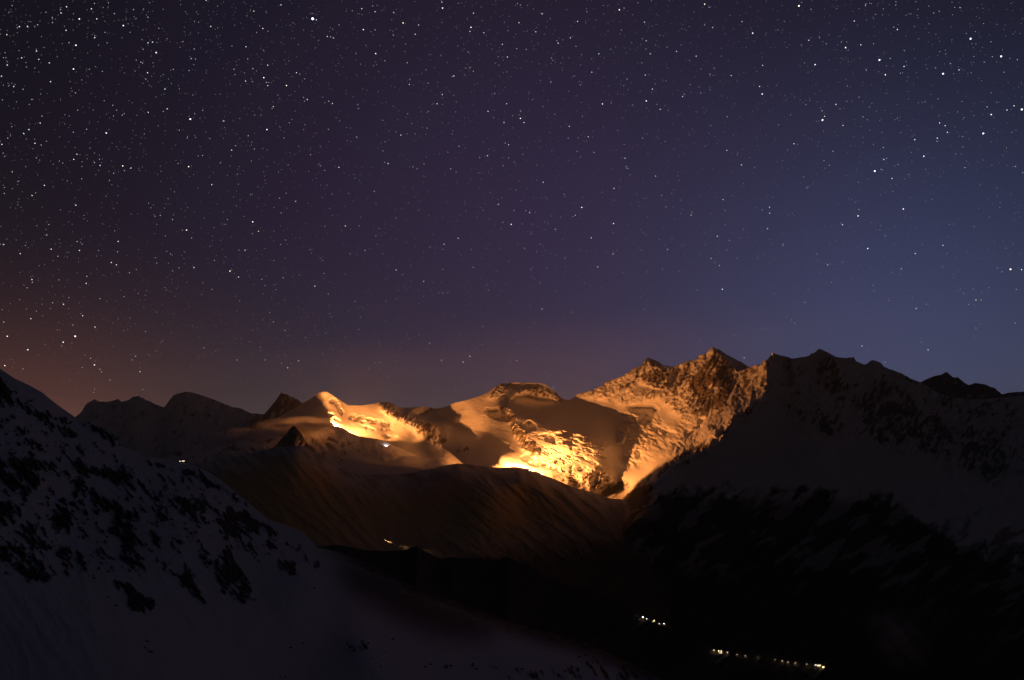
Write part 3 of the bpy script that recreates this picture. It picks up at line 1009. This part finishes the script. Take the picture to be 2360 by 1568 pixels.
for Lp, lab, tgt, pw, cone in ((L1, 'blazing orange floodlight mast at the foot of the yellow-lit glacier', place(1400, 1030, 11000), L1_POWER, 176),
                               (L2, 'orange floodlight mast below the golden snow peak', place(880, 960, 12600), L2_POWER, 150)):
    gz = ground_z(Lp[0], Lp[1], Lp[2] + 2)
    hz_ = max(12.0, Lp[2] - gz)
    d = Vector(tgt) - Vector(Lp)
    mt = floodlight_mast((Lp[0], Lp[1], Lp[2] - hz_), hz_, math.atan2(-d.x, d.y), lab)
    bpy.context.view_layer.update()
    print('mast', hz_)
    flood_at(mt, tuple(Vector(Lp) + d.normalized() * 2.5), tuple(tgt), pw, LAMP_ORANGE, cone, 0.25)
    if cone > 170:          # added spot at the great mast brightens the left side of the glacier
        t2 = place(930, 985, 10900)
        flood_at(mt, tuple(Vector(Lp) + Vector((-6.0, 2.0, 0.0))), tuple(t2), 0.32 * pw, LAMP_ORANGE, 66, 1.0)
        t3 = np.array(Lp) + 2500 * np.array([math.cos(math.radians(24)) * math.sin(math.radians(54)), math.cos(math.radians(24)) * math.cos(math.radians(54)), math.sin(math.radians(24))])
        flood_at(mt, tuple(Vector(Lp) + Vector((5.0, 4.0, 1.0))), tuple(t3), 0.55 * pw, LAMP_ORANGE, 66, 0.7)     # added spot that boosts the light on the high wall
    else:
        flood_at(mt, tuple(Vector(Lp) + Vector((-4.0, -2.0, 6.0))), tuple(place(660, 975, 10300)), 0.5 * pw, LAMP_ORANGE, 100, 0.9)  # added spot beside the upper mast to light up the fog bank


# ---- lift station by the great lamp
def building(name, loc, yaw, w, d, h, roof, mat, wins, lab, cat, gmat=G_WIN, group=None):
    t = empty(name, loc, yaw)
    part('wall', bx(-w / 2, w / 2, -d / 2, d / 2, -4, h), mat, t)
    ov = 0.6
    part('roof', prism([(-w / 2 - ov, h + 0.01), (w / 2 + ov, h + 0.01), (w / 2 + ov, h + 0.4), (0, h + roof), (-w / 2 - ov, h + 0.4)], -d / 2 - ov, d / 2 + ov), M_ROOF, t)
    part('chimney', bx(w * 0.2, w * 0.2 + 0.8, -0.4, 0.4, h + 0.3, h + roof + 0.9), M_CONC, t)
    part('door', bx(-0.6, 0.6, -d / 2 - 0.12, -d / 2 - 0.01, 0, 2.2), M_STEEL, t)
    for (x, z, ww, hh) in wins:
        f = part('window', bx(x - ww / 2 - 0.12, x + ww / 2 + 0.12, -d / 2 - 0.10, -d / 2 - 0.015, z - 0.12, z + hh + 0.12), M_WHITE, t)
        part('pane', bx(x - ww / 2, x + ww / 2, -d / 2 - 0.13, -d / 2 - 0.102, z, z + hh), gmat, f)
    return tag(t, lab, cat, group)


g = ground_px(1222, 1086)
building('lift_station', g + np.array([0, 25, 0]), 0.15, 34, 18, 12, 3.0, M_CONC, [(-13, 6, 3, 2), (-6, 6, 3, 2), (4, 6, 3, 2)],
         'dark lift station beside the blazing floodlight mast', 'building', G_COOL)
g = place(421, 1068, 2000)
hut_z = ground_z(g[0], g[1])
building('mountain_hut', (g[0], g[1], hut_z), 0.1, 15, 9, 7.5, 3.2, M_WALL, [(-5.2, 4.6, 1.5, 1.2), (0.2, 5.0, 1.3, 1.3), (3.0, 5.0, 1.3, 1.3), (5.6, 5.0, 0.9, 1.1)],
         'mountain hut with lit windows on the snowy ridge', 'hut', G_WIN)


# ---- lamp posts
def lamp_post(loc, h, gmat, rad, label, group, yaw=0.0, power=0.0, colr=(1, 0.75, 0.45)):
    t = empty('lamp_post', loc, yaw)
    part('pole', bar((0, 0, -2), (0, 0, h), 0.14, 0.09), M_STEEL, t)
    part('arm', bar((0, 0, h), (0, -1.6, h + 0.3), 0.07), M_STEEL, t)
    hd = part('lamp_head', bx(-0.5, 0.5, -2.4, -1.4, h + 0.2 + rad, h + 0.5 + rad, bev=0.08), M_STEEL, t)
    part('bulb', ball((0, -1.9, h + 0.2), rad), gmat, hd)
    if power:
        point_light('lamp_light', (0, -1.9 - rad - 0.8, h - 0.4), power, colr, 0.3, t)
    return tag(t, label, 'lamp post', group)


for u, v in ((1168.5, 1078), (1209.5, 1083), (1249.5, 1096)):
    g = ground_px(u, v)
    lamp_post(g, 9, G_COOL, 1.3, 'small white lamp on the brow near the great floodlight', 'white lamps along the glacier brow')

VILLAGE = [(1481.7, 1425.2, G_COOL, 1.0), (1490.0, 1426.6, G_PALE, 0.9), (1507.8, 1431.5, G_WARM, 1.1), (1519.3, 1438.5, G_PALE, 0.7), (1530.3, 1438.6, G_COOL, 1.15)]
for u, v, gm, r in VILLAGE:
    lamp_post(ground_px(u, v + 1.5), 7, gm, r, {'cool_lamp': 'white', 'pale_lamp': 'pale yellow', 'warm_lamp': 'orange'}[gm.name] + ' street lamp at the hamlet below the black shoulder', {'cool_lamp': 'white', 'pale_lamp': 'pale', 'warm_lamp': 'orange'}[gm.name] + ' lamps of the hamlet', power=3000)
ROAD = [(1645.3, 1501.0), (1656, 1502.8), (1662, 1503.4), (1676, 1506), (1698.6, 1510), (1717.7, 1512.8), (1746.4, 1514.6), (1786, 1521.4), (1802.9, 1524.9), (1816, 1527.6), (1832.5, 1529.4), (1859, 1531.7)]
for i, (u, v) in enumerate(ROAD):
    lamp_post(ground_px(u, v + 1.5), 7, G_WARM if i in (1, 2) else G_DIM, 0.8, ('bright' if i in (1, 2) else 'dim') + ' street lamp in the long row along the valley road', ('bright' if i in (1, 2) else 'dim') + ' lamps along the valley road', power=2500)
for u, v, gm, r in [(1879.6, 1533.7, G_COOL, 0.8), (1884.5, 1535.0, G_WARM, 1.1), (1887.5, 1536.0, G_WARM, 1.2), (1890.6, 1534.0, G_WARM, 0.8)]:
    lamp_post(ground_px(u, v + 1.5), 7, gm, r, 'bright lamp in the cluster at the end of the valley road', 'bright cluster of lamps ending the valley road', power=4000)
for u, v, yaw, lab in [(1896.7, 1538.5, 0.2, 'chalet with orange lit windows beside the bright lamp cluster'), (1505.5, 1433.5, -0.2, 'chalet with lit windows among the hamlet lamps'),
                       (1660, 1506, 0.1, 'chalet with lit windows beside the valley road lamps')]:
    g = ground_px(u, v)
    building('chalet', g, yaw, 14, 10, 6, 4.0, M_WALL, [(-4.5, 1.6, 2.6, 1.5), (0.2, 3.4, 2.2, 1.4), (4.2, 1.6, 2.6, 1.5)], lab, 'house', G_WARM if u > 1800 else G_WIN)


# ---- snow groomers
def groomer(loc, yaw, label, gmat):
    t = empty('snow_groomer', loc, yaw)
    part('chassis', bx(-2.6, 2.6, -1.1, 1.1, 0.8, 1.9, bev=0.12), M_RED, t)
    part('cab', prism([(0.2, 1.9), (2.3, 1.9), (1.9, 3.2), (0.4, 3.3)], -1.05, 1.05), M_RED, t)
    part('windscreen', prism([(2.32, 2.0), (2.36, 2.0), (1.98, 3.1), (1.94, 3.1)], -0.9, 0.9), M_RUB, t)
    for sy in (-1, 1):
        part('track', prism([(-3.0, 0.5), (-2.6, 0.0), (2.4, 0.0), (3.0, 0.5), (2.6, 1.1), (-2.6, 1.1)], sy * 1.15, sy * 2.25), M_RUB, t)
    part('blade', bx(3.3, 3.6, -2.6, 2.6, 0.1, 1.3), M_STEEL, t)
    part('tiller', bx(-4.2, -3.3, -2.3, 2.3, 0.1, 0.8), M_STEEL, t)
    for sy in (-0.8, 0, 0.8):
        part('headlight', ball((2.1, sy, 3.45), 0.5, sub=2), gmat, t)
    return tag(t, label, 'snow groomer')


g = ground_px(888.0, 1246.5)
t = groomer(g, -0.35, 'snow groomer with warm headlights on the brown hillside', G_WARM)
bpy.context.view_layer.update()
flood_at(t, tuple(Vector(g) + Vector((4.5, -1.8, 5.5))), tuple(ground_px(905, 1252)), 9.0e5, (1.0, 0.62, 0.33), 34, 0.6, 0.5)
g = ground_px(891.5, 1029.5)
t = groomer(g, 2.4, 'snow groomer with white headlights on the glacier below the rocky spur', G_COOL)
bpy.context.view_layer.update()
flood_at(t, tuple(Vector(g) + Vector((0, -4, 14))), tuple(ground_px(887, 1023)), 5.0e5, (0.9, 0.93, 1.0), 120, 0.8, 0.5)

# ---- boulders on the near snow
random.seed(5)
BM = []
for k in range(5):
    b = ball((0, 0, 0), 1.0, sub=2)
    for v in b.verts:
        n = math.sin(v.co.x * 3.1 + k) * math.cos(v.co.y * 2.7 + 2 * k) + math.sin(v.co.z * 4.0 + k * 1.7)
        v.co *= 0.8 + 0.22 * n
        v.co.z *= 0.72
    me = bpy.data.meshes.new('boulder')
    b.to_mesh(me)
    b.free()
    me.materials.append(M_STONE)
    BM.append(me)
spots = C7([(300, 905), (318, 925), (345, 950), (390, 915), (428, 915), (430, 905), (456, 1000), (486, 990), (510, 1053), (540, 860), (585, 880), (620, 928), (800, 1050), (820, 1040), (788, 1056), (90, 560), (20, 905), (885, 945),
            (950, 1050), (1090, 1035), (1112, 1068), (1200, 1050), (1240, 1060), (540, 960), (1760, 990), (1800, 985), (1850, 995), (1560, 985), (1400, 1070)]) + \
    C6([(990, 958), (1000, 1015), (1015, 1028), (975, 1000), (725, 658), (780, 716), (1190, 600), (2040, 970), (1960, 1000), (1890, 1195), (1925, 1200)]) + \
    C5([(325, 575), (800, 820), (670, 785), (700, 805), (1465, 1395)])
for i, (u, v) in enumerate(spots):
    g = ground_px(u, v)
    dist = np.linalg.norm(g - np.array([0, 0, CAM_Z]))
    o = bpy.data.objects.new('boulder', BM[i % 5])
    r = dist / F * random.uniform(1.6, 3.8)
    o.location = Vector(g) + Vector((0, 0, 0.15 * r))
    o.scale = (r * random.uniform(1.0, 1.7), r, r * random.uniform(0.7, 1.0))
    o.rotation_euler = (0, 0, random.uniform(0, 6.28))
    COL.objects.link(o)
    where = ('on the smooth snow below the outcrops', 'on the flat snow') if i < len(spots) - 5 else ('high among the rock outcrops of the near slope', 'high on the near slope')
    size = 'large' if r * F / dist > 2.8 else 'small'
    tag(o, size + ' black boulder ' + where[0], 'boulder', size + ' boulders ' + where[1])

# ---- aircraft far off above the dark peaks
p = place(428, 671, 30000.0)
t = empty('aircraft', p, math.radians(80))
part('fuselage', bar((-18, 0, 0), (18, 0, 0), 2.0, 1.4, n=12), M_WHITE, t)
part('nose', ball((-18, 0, 0), 2.0, sc=(2, 1, 1)), M_WHITE, t)
for sy in (-1, 1):
    w = bmesh.new()
    vs = [w.verts.new(c) for c in ((-4, sy * 1.5, -0.6), (3, sy * 1.5, -0.6), (7, sy * 17, 0.4), (4.5, sy * 17, 0.4), (-4, sy * 1.5, -0.1), (3, sy * 1.5, -0.1), (7, sy * 17, 0.6), (4.5, sy * 17, 0.6))]
    for f in ((0, 1, 2, 3), (4, 5, 6, 7), (0, 1, 5, 4), (1, 2, 6, 5), (2, 3, 7, 6), (3, 0, 4, 7)):
        w.faces.new([vs[i] for i in f])
    bmesh.ops.recalc_face_normals(w, faces=w.faces[:])
    part('wing', w, M_WHITE, t)
    part('navigation_light', ball((6.5, sy * 17.6, 0.6), 1.0, sub=2), G_RED if sy < 0 else G_NAV, t)
part('tail_fin', prism([(13, 1.0), (18, 1.0), (20, 7), (17, 7)], -0.3, 0.3), M_WHITE, t)
part('tailplane', bx(14.5, 17.5, -6, 6, 0.8, 1.1), M_WHITE, t)
part('strobe_light', ball((0, 0, -2.6), 1.5, sub=2), G_NAV, t)
tag(t, 'tiny far aircraft with lights above the row of dark peaks', 'aircraft')

# ------------------------------------------------------------------ stars
STAR_R = 56000.0
S1 = [(460,48,2),(422,91,2),(548,132,3),(632,62,2),(669,132,2),(853,178,3),(457,211,2),(134,185,2),(190,185,2),(47,241,2),(525,314,3),(655,261,2),(252,354,2),(268,412,2),(150,401,2),(341,436,2),(50,451,2),(508,478,3),(10,528,2),(350,566,2),(95,599,2),(1080,365,3),(1024,297,2),(1055,292,2),(1457,184,2),(1425,3,2),(1755,78,2),(1943,35,2),(2162,131,5),(2187,138,2),(2263,253,2),(1817,198,2),(1700,324,2),(1851,452,2),(2050,504,2),(1824,538,3),(1981,593,3),(1852,593,2),(1698,561,2),(1020,504,2),(1140,617,2),(1156,754,2),(1316,825,4),(1025,778,2),(1547,837,2),(1845,897,3),(1890,738,2),(2124,689,2),(2298,717,2),(735,921,3),(278,852,2),(200,897,2),(164,924,2),(242,992,2),(13,1000,2),(531,1068,2),(510,1103,2),(848,1148,3),(905,1163,2),(692,1145,2),(1304,1153,3),(1464,1278,2),(1602,1039,2),(2343,1158,2),(307,1283,2),(222,1353,2),(1747,1535,3),
      (318,86,1),(653,25,1),(363,157,1),(477,296,1),(1098,197,1),(2285,256,1),(2307,266,1),(1774,226,1),(1713,408,1),(2072,513,1),(1746,565,1),(1625,517,1),(1617,480,1),(1351,410,1),(1198,481,1),(1008,548,1),(1240,902,1),(53,956,1),(653,1125,1),(1232,1132,1),(1400,1076,1),(1629,1008,1),(1717,939,1),(1759,1031,1),(2000,850,1),(2270,895,1),(2147,1071,1),(2215,1148,1),(29,1339,1),(785,1200,1),(757,1248,1),(1933,1371,1),(1733,1346,1),(599,895,1),(780,729,1),(845,797,1)]
S2 = [(143,61,2),(235,82,2),(363,87,2),(154,206,3),(429,160,3),(697,16,2),(702,57,3),(536,174,2),(915,92,2),(898,190,3),(891,218,2),(986,227,2),(513,238,2),(239,372,3),(472,585,2),(1230,158,2),(1390,97,2),(1346,221,2),(1635,149,2),(1924,69,3),(2098,154,2),(1585,263,2),(1501,300,2),(1116,308,2),(1150,396,2),(1782,372,2),(1733,500,2),(2103,520,2),(2110,283,2),(2319,357,2),(2138,373,2),(1807,720,3),(2110,699,3),(2152,617,2),(664,719,2),(700,655,2),(780,526,2),(1144,718,2),(1016,771,2),(1240,820,3),(1264,848,2),(1126,848,2),(1578,874,2),(1709,947,2),(413,935,2),(325,1132,2),(1012,1078,2),(1158,1002,2),(1963,1095,2),(1397,1261,2),(2174,1219,2),(1887,1304,2),(1664,1435,3),(1619,1490,2),(1176,1552,3),(1884,1546,3),(1087,1414,2),(1303,1472,2),(2207,757,2),(30,1563,2),
      (219,42,1),(235,208,1),(474,552,1),(1957,57,1),(1280,342,1),(2083,269,1),(768,530,1),(604,772,1),(1240,768,1),(594,887,1),(300,1123,1),(1135,990,1),(1256,1068,1),(1632,1048,1),(1972,1152,1),(1195,1456,1),(498,1155,1),(526,1166,1),(573,1133,1),(795,1190,1),(2085,956,1),(2096,1374,1),(107,948,1),(1953,593,1),(1977,548,1),(1451,566,1),(1062,647,1)]
S3 = [(155,30,3),(807,42,4),(414,150,2),(487,230,3),(210,191,2),(97,390,2),(557,453,2),(339,524,2),(535,599,2),(553,651,3),(1130,330,3),(1235,311,2),(1364,416,4),(919,448,3),(1405,518,3),(1534,461,2),(1804,511,4),(1914,484,2),(1994,269,4),(2205,391,4),(1488,205,2),(1190,146,2),(875,280,2),(970,831,4),(985,806,2),(1112,869,2),(1063,723,2),(773,995,2),(1332,1184,4),(1394,1104,2),(1451,1235,2),(1671,1081,3),(1608,967,2),(1764,956,2),(1834,916,2),(1818,870,2),(1780,851,2),(2082,924,4),(2137,793,3),(2348,758,4),(2246,762,2),(2294,733,2),(410,1141,2),(309,1041,2),(3,668,2),(605,1475,2),(604,1434,2),(1216,1494,3),(1529,1446,3),(282,1381,2),(62,1488,2),(1108,1555,2),
      (187,51,1),(311,808,1),(667,864,1),(15,653,1),(67,1468,1),(554,1452,1),(980,1112,1),(1017,1144,1),(840,1224,1),(860,1301,1),(1390,1021,1),(1955,1160,1)]
S4 = [(26,310,2),(140,373,2),(354,342,2),(549,351,2),(817,288,2),(770,434,2),(805,450,2),(596,578,2),(221,552,2),(439,723,2),(571,802,2),(213,822,2),(520,944,4),(657,880,2),(437,985,3),(192,1037,3),(50,944,3),(653,1142,3),(34,1147,3),(968,1189,2),(1290,210,3),(1341,469,2),(1590,493,3),(1649,534,2),(1694,349,2),(1787,218,2),(1989,1162,2),(2064,1113,2),(2177,598,2),(525,38,2),
      (400,391,1),(813,360,1),(224,571,1),(187,609,1),(504,866,1),(626,1096,1),(937,1082,1),(913,1108,1),(1325,264,1),(1237,471,1),(1483,419,1),(1179,375,1),(1410,1024,1),(2270,652,1),(2145,345,1),(1890,845,1),(1833,1108,1),(648,1332,1),(987,1311,1),(1811,550,1)]
S5 = [(381,658,2),(571,737,2),(612,1165,2),(891,1255,2),(695,1283,2),(844,1295,2),(1214,1285,2),(1389,929,2),(1774,637,2),(1880,548,2),(2257,516,2),(1466,1471,2),(712,480,2),(810,439,2),(1730,436,2),(1482,378,2),
      (424,690,1),(309,872,1),(96,875,1),(703,818,1),(674,816,1),(737,814,1),(1548,577,1),(1018,798,1),(132,983,1),(122,1070,1),(979,1049,1),(325,1395,1),(2096,930,1),(901,517,1)]
S6 = [(590,372,2),(1109,345,2),(243,425,2),(200,578,2),(258,627,2),(1283,510,3),(1006,623,2),(1515,650,2),(1612,545,2),(1803,488,2),(278,792,3),(2270,654,4),(2346,656,2),(2031,866,2),(1618,924,2),(1243,1184,2),(429,1265,2),(1700,1211,2),
      (307,519,1),(226,607,1),(931,547,1),(1404,422,1),(106,798,1),(1980,897,1),(1688,896,1),(1431,869,1),(1321,765,1),(754,1004,1),(779,1026,1),(567,1070,1),(123,1148,1),(1945,821,1)]
stars = []
for lst, x0, y0 in ((S1, 0, 0), (S2, 786.1, 0), (S3, 1572.2, 0), (S4, 0, 460.7), (S5, 786.1, 403.1), (S6, 1572.2, 403.1)):
    stars += [(x0 + x / 3.0, y0 + y / 3.0, c) for x, y, c in lst]


def star_material(name, colr, strength, attr=False):
    m = glow(name, colr, strength)
    if attr:
        t = m.node_tree
        a = t.nodes.new('ShaderNodeAttribute')
        a.attribute_name = 'glow'
        t.links.new(a.outputs['Fac'], t.nodes['Principled BSDF'].inputs['Emission Strength'])
    return m


STAR_MATS = {c: [star_material('star_%s_%d' % (nm, c), col_, st) for nm, col_ in (('white', (0.95, 0.97, 1.0)), ('blue', (0.75, 0.9, 1.0)), ('warm', (1.0, 0.82, 0.66)))]
             for c, st in ((2, 1.5), (3, 2.2), (4, 2.6), (5, 3.0))}
STAR_PX = {2: 1.75, 3: 2.2, 4: 2.8, 5: 4.6}         # diameters in picture units
STAR_LAB = {2: 'small white star in the night sky', 3: 'bright white star in the night sky', 4: 'large bright star in the night sky', 5: 'brightest star of all, bluish white with a soft disc'}
star_mesh = {}
for c in STAR_MATS:
    for k in range(3):
        b = ball((0, 0, 0), STAR_PX[c] / 2 / F * STAR_R, sub=2 if c > 3 else 1)
        me = bpy.data.meshes.new('star')
        b.to_mesh(me)
        b.free()
        me.materials.append(STAR_MATS[c][k])
        star_mesh[c, k] = me
random.seed(8)
for u, v, c in stars:
    if c < 2:
        continue
    hue = 0 if c == 5 else random.choice((0, 0, 1, 1, 2))
    o = bpy.data.objects.new('star', star_mesh[c, hue])
    o.location = Vector(place(u, v, STAR_R))
    COL.objects.link(o)
    tint = ('white', 'bluish', 'warm yellowish')[hue]
    tag(o, STAR_LAB[c].replace('white', tint, 1) if c in (2, 3) else STAR_LAB[c].replace('bright', 'bright ' + tint, 1) if c == 4 else STAR_LAB[c], 'star',
        {2: 'small %s stars', 3: 'bright %s stars', 4: 'large %s stars', 5: 'brightest %s star'}[c] % tint)

# the faint ones nobody could count: one mesh
r2 = np.random.default_rng(21)
pts, glw, rad = [], [], []
for u, v, c in stars:
    if c == 1:
        pts.append((u, v)); glw.append(0.75); rad.append(1.6)
while len(pts) < 12000:
    u, v = r2.uniform(-500, 2860), r2.uniform(-450, 960)
    keep = 0.25 + 0.75 * np.clip(1 - v / 950, 0, 1) ** 1.2
    keep *= 0.65 + 0.35 * np.clip(1 - (u - 200) / 2100, 0, 1)
    if r2.random() < keep:
        pts.append((u, v))
        glw.append(0.08 + 0.16 * r2.random() + 0.8 * r2.random() ** 6)
        rad.append(r2.uniform(1.0, 1.7))
b = bmesh.new()
bmesh.ops.create_icosphere(b, subdivisions=1, radius=1.0)
b.verts.ensure_lookup_table()
tv = np.array([v.co[:] for v in b.verts])
tf = np.array([[v.index for v in f.verts] for f in b.faces])
b.free()
pp = np.array(pts)
cen = place(pp[:, 0], pp[:, 1], np.full(len(pp), STAR_R + 1500.0))
vv = cen[:, None] + tv[None] * (np.array(rad) / 2 / F * STAR_R)[:, None, None]
ff = tf[None] + (np.arange(len(pp)) * len(tv))[:, None, None]
fs = mesh_object('faint_stars', vv.reshape(-1, 3), ff.reshape(-1, 3), star_material('star_faint', (0.92, 0.9, 1.0), 1.0, True), {'glow': np.repeat(glw, len(tv))})
tag(fs, 'countless faint stars sprinkled over the night sky', 'stars', None, 'stuff')


# ------------------------------------------------------------------ fog banks
def fog(center, radii, density, label, rot=0.0, seed=0.0, size=3.0, cut=0.45, colr=(0.92, 0.90, 0.92)):
    m = bpy.data.materials.new('fog')
    m.use_nodes = True
    t = m.node_tree
    t.nodes.clear()
    out = t.nodes.new('ShaderNodeOutputMaterial')
    pv = t.nodes.new('ShaderNodeVolumePrincipled')
    pv.inputs['Color'].default_value = (*colr, 1)
    co = t.nodes.new('ShaderNodeTexCoord')
    ln = t.nodes.new('ShaderNodeVectorMath')
    ln.operation = 'LENGTH'
    t.links.new(co.outputs['Object'], ln.inputs[0])
    fall = t.nodes.new('ShaderNodeMapRange')
    fall.interpolation_type = 'SMOOTHSTEP'
    fall.inputs['From Min'].default_value = 0.95
    fall.inputs['From Max'].default_value = 0.1
    t.links.new(ln.outputs['Value'], fall.inputs['Value'])
    nz = t.nodes.new('ShaderNodeTexNoise')
    nz.noise_dimensions = '4D'
    nz.inputs['W'].default_value = seed
    nz.inputs['Scale'].default_value = size
    nz.inputs['Detail'].default_value = 4
    t.links.new(co.outputs['Object'], nz.inputs['Vector'])
    mr = t.nodes.new('ShaderNodeMapRange')
    mr.inputs['From Min'].default_value = cut
    mr.inputs['From Max'].default_value = cut + 0.3
    mr.inputs['To Min'].default_value = 0.12
    t.links.new(nz.outputs['Fac'], mr.inputs['Value'])
    mu = t.nodes.new('ShaderNodeMath')
    mu.operation = 'MULTIPLY'
    t.links.new(fall.outputs[0], mu.inputs[0])
    t.links.new(mr.outputs[0], mu.inputs[1])
    m2 = t.nodes.new('ShaderNodeMath')
    m2.operation = 'MULTIPLY'
    m2.inputs[1].default_value = density
    t.links.new(mu.outputs[0], m2.inputs[0])
    t.links.new(m2.outputs[0], pv.inputs['Density'])
    t.links.new(pv.outputs[0], out.inputs['Volume'])
    b = ball((0, 0, 0), 1.0, sub=4)
    me = bpy.data.meshes.new('cloud')
    b.to_mesh(me)
    b.free()
    me.materials.append(m)
    o = bpy.data.objects.new('cloud', me)
    o.location = Vector(center)
    o.scale = radii
    o.rotation_euler = (0, rot, 0)
    COL.objects.link(o)
    return tag(o, label, 'cloud', None, 'stuff')


fog(place(700, 985, 10200), (780, 400, 170), 0.03, 'dusky pink fog bank under the golden snow peak', seed=1.3)
fog(place(585, 1003, 10600), (620, 350, 130), 0.009, 'faint fog streak beside the dark pointed peak', seed=4.1)
fog(place(905, 1050, 9650), (850, 420, 110), 0.004, 'soft amber mist lying on the glacier below the spur', seed=2.2, rot=0.06)
fog(place(1738, 1140, 7500), (190, 150, 260), 0.012, 'grey wisp of cloud on the dark wall under the chain', rot=0.5, seed=6.0)
fog(place(2070, 1475, 4600), (190, 140, 260), 0.010, 'dim slanting wisp of cloud low over the black valley', rot=-0.7, seed=7.0)

# ------------------------------------------------------------------ haze
m = bpy.data.materials.new('haze')
m.use_nodes = True
m.node_tree.nodes.clear()
o_ = m.node_tree.nodes.new('ShaderNodeOutputMaterial')
pv = m.node_tree.nodes.new('ShaderNodeVolumePrincipled')
pv.inputs['Color'].default_value = (0.9, 0.9, 0.93, 1)
pv.inputs['Density'].default_value = HAZE
m.node_tree.links.new(pv.outputs[0], o_.inputs['Volume'])
bm = bmesh.new()
bmesh.ops.create_cube(bm, size=1.0)
for v in bm.verts:
    v.co.x *= 36000
    v.co.y = -9000 if v.co.y < 0 else 21000
    v.co.z = -40 if v.co.z < 0 else 3050
me = bpy.data.meshes.new('haze')
bm.to_mesh(me)
bm.free()
me.materials.append(m)
hz = bpy.data.objects.new('haze', me)
COL.objects.link(hz)
tag(hz, 'thin night haze filling the valley air', 'haze', None, 'stuff')
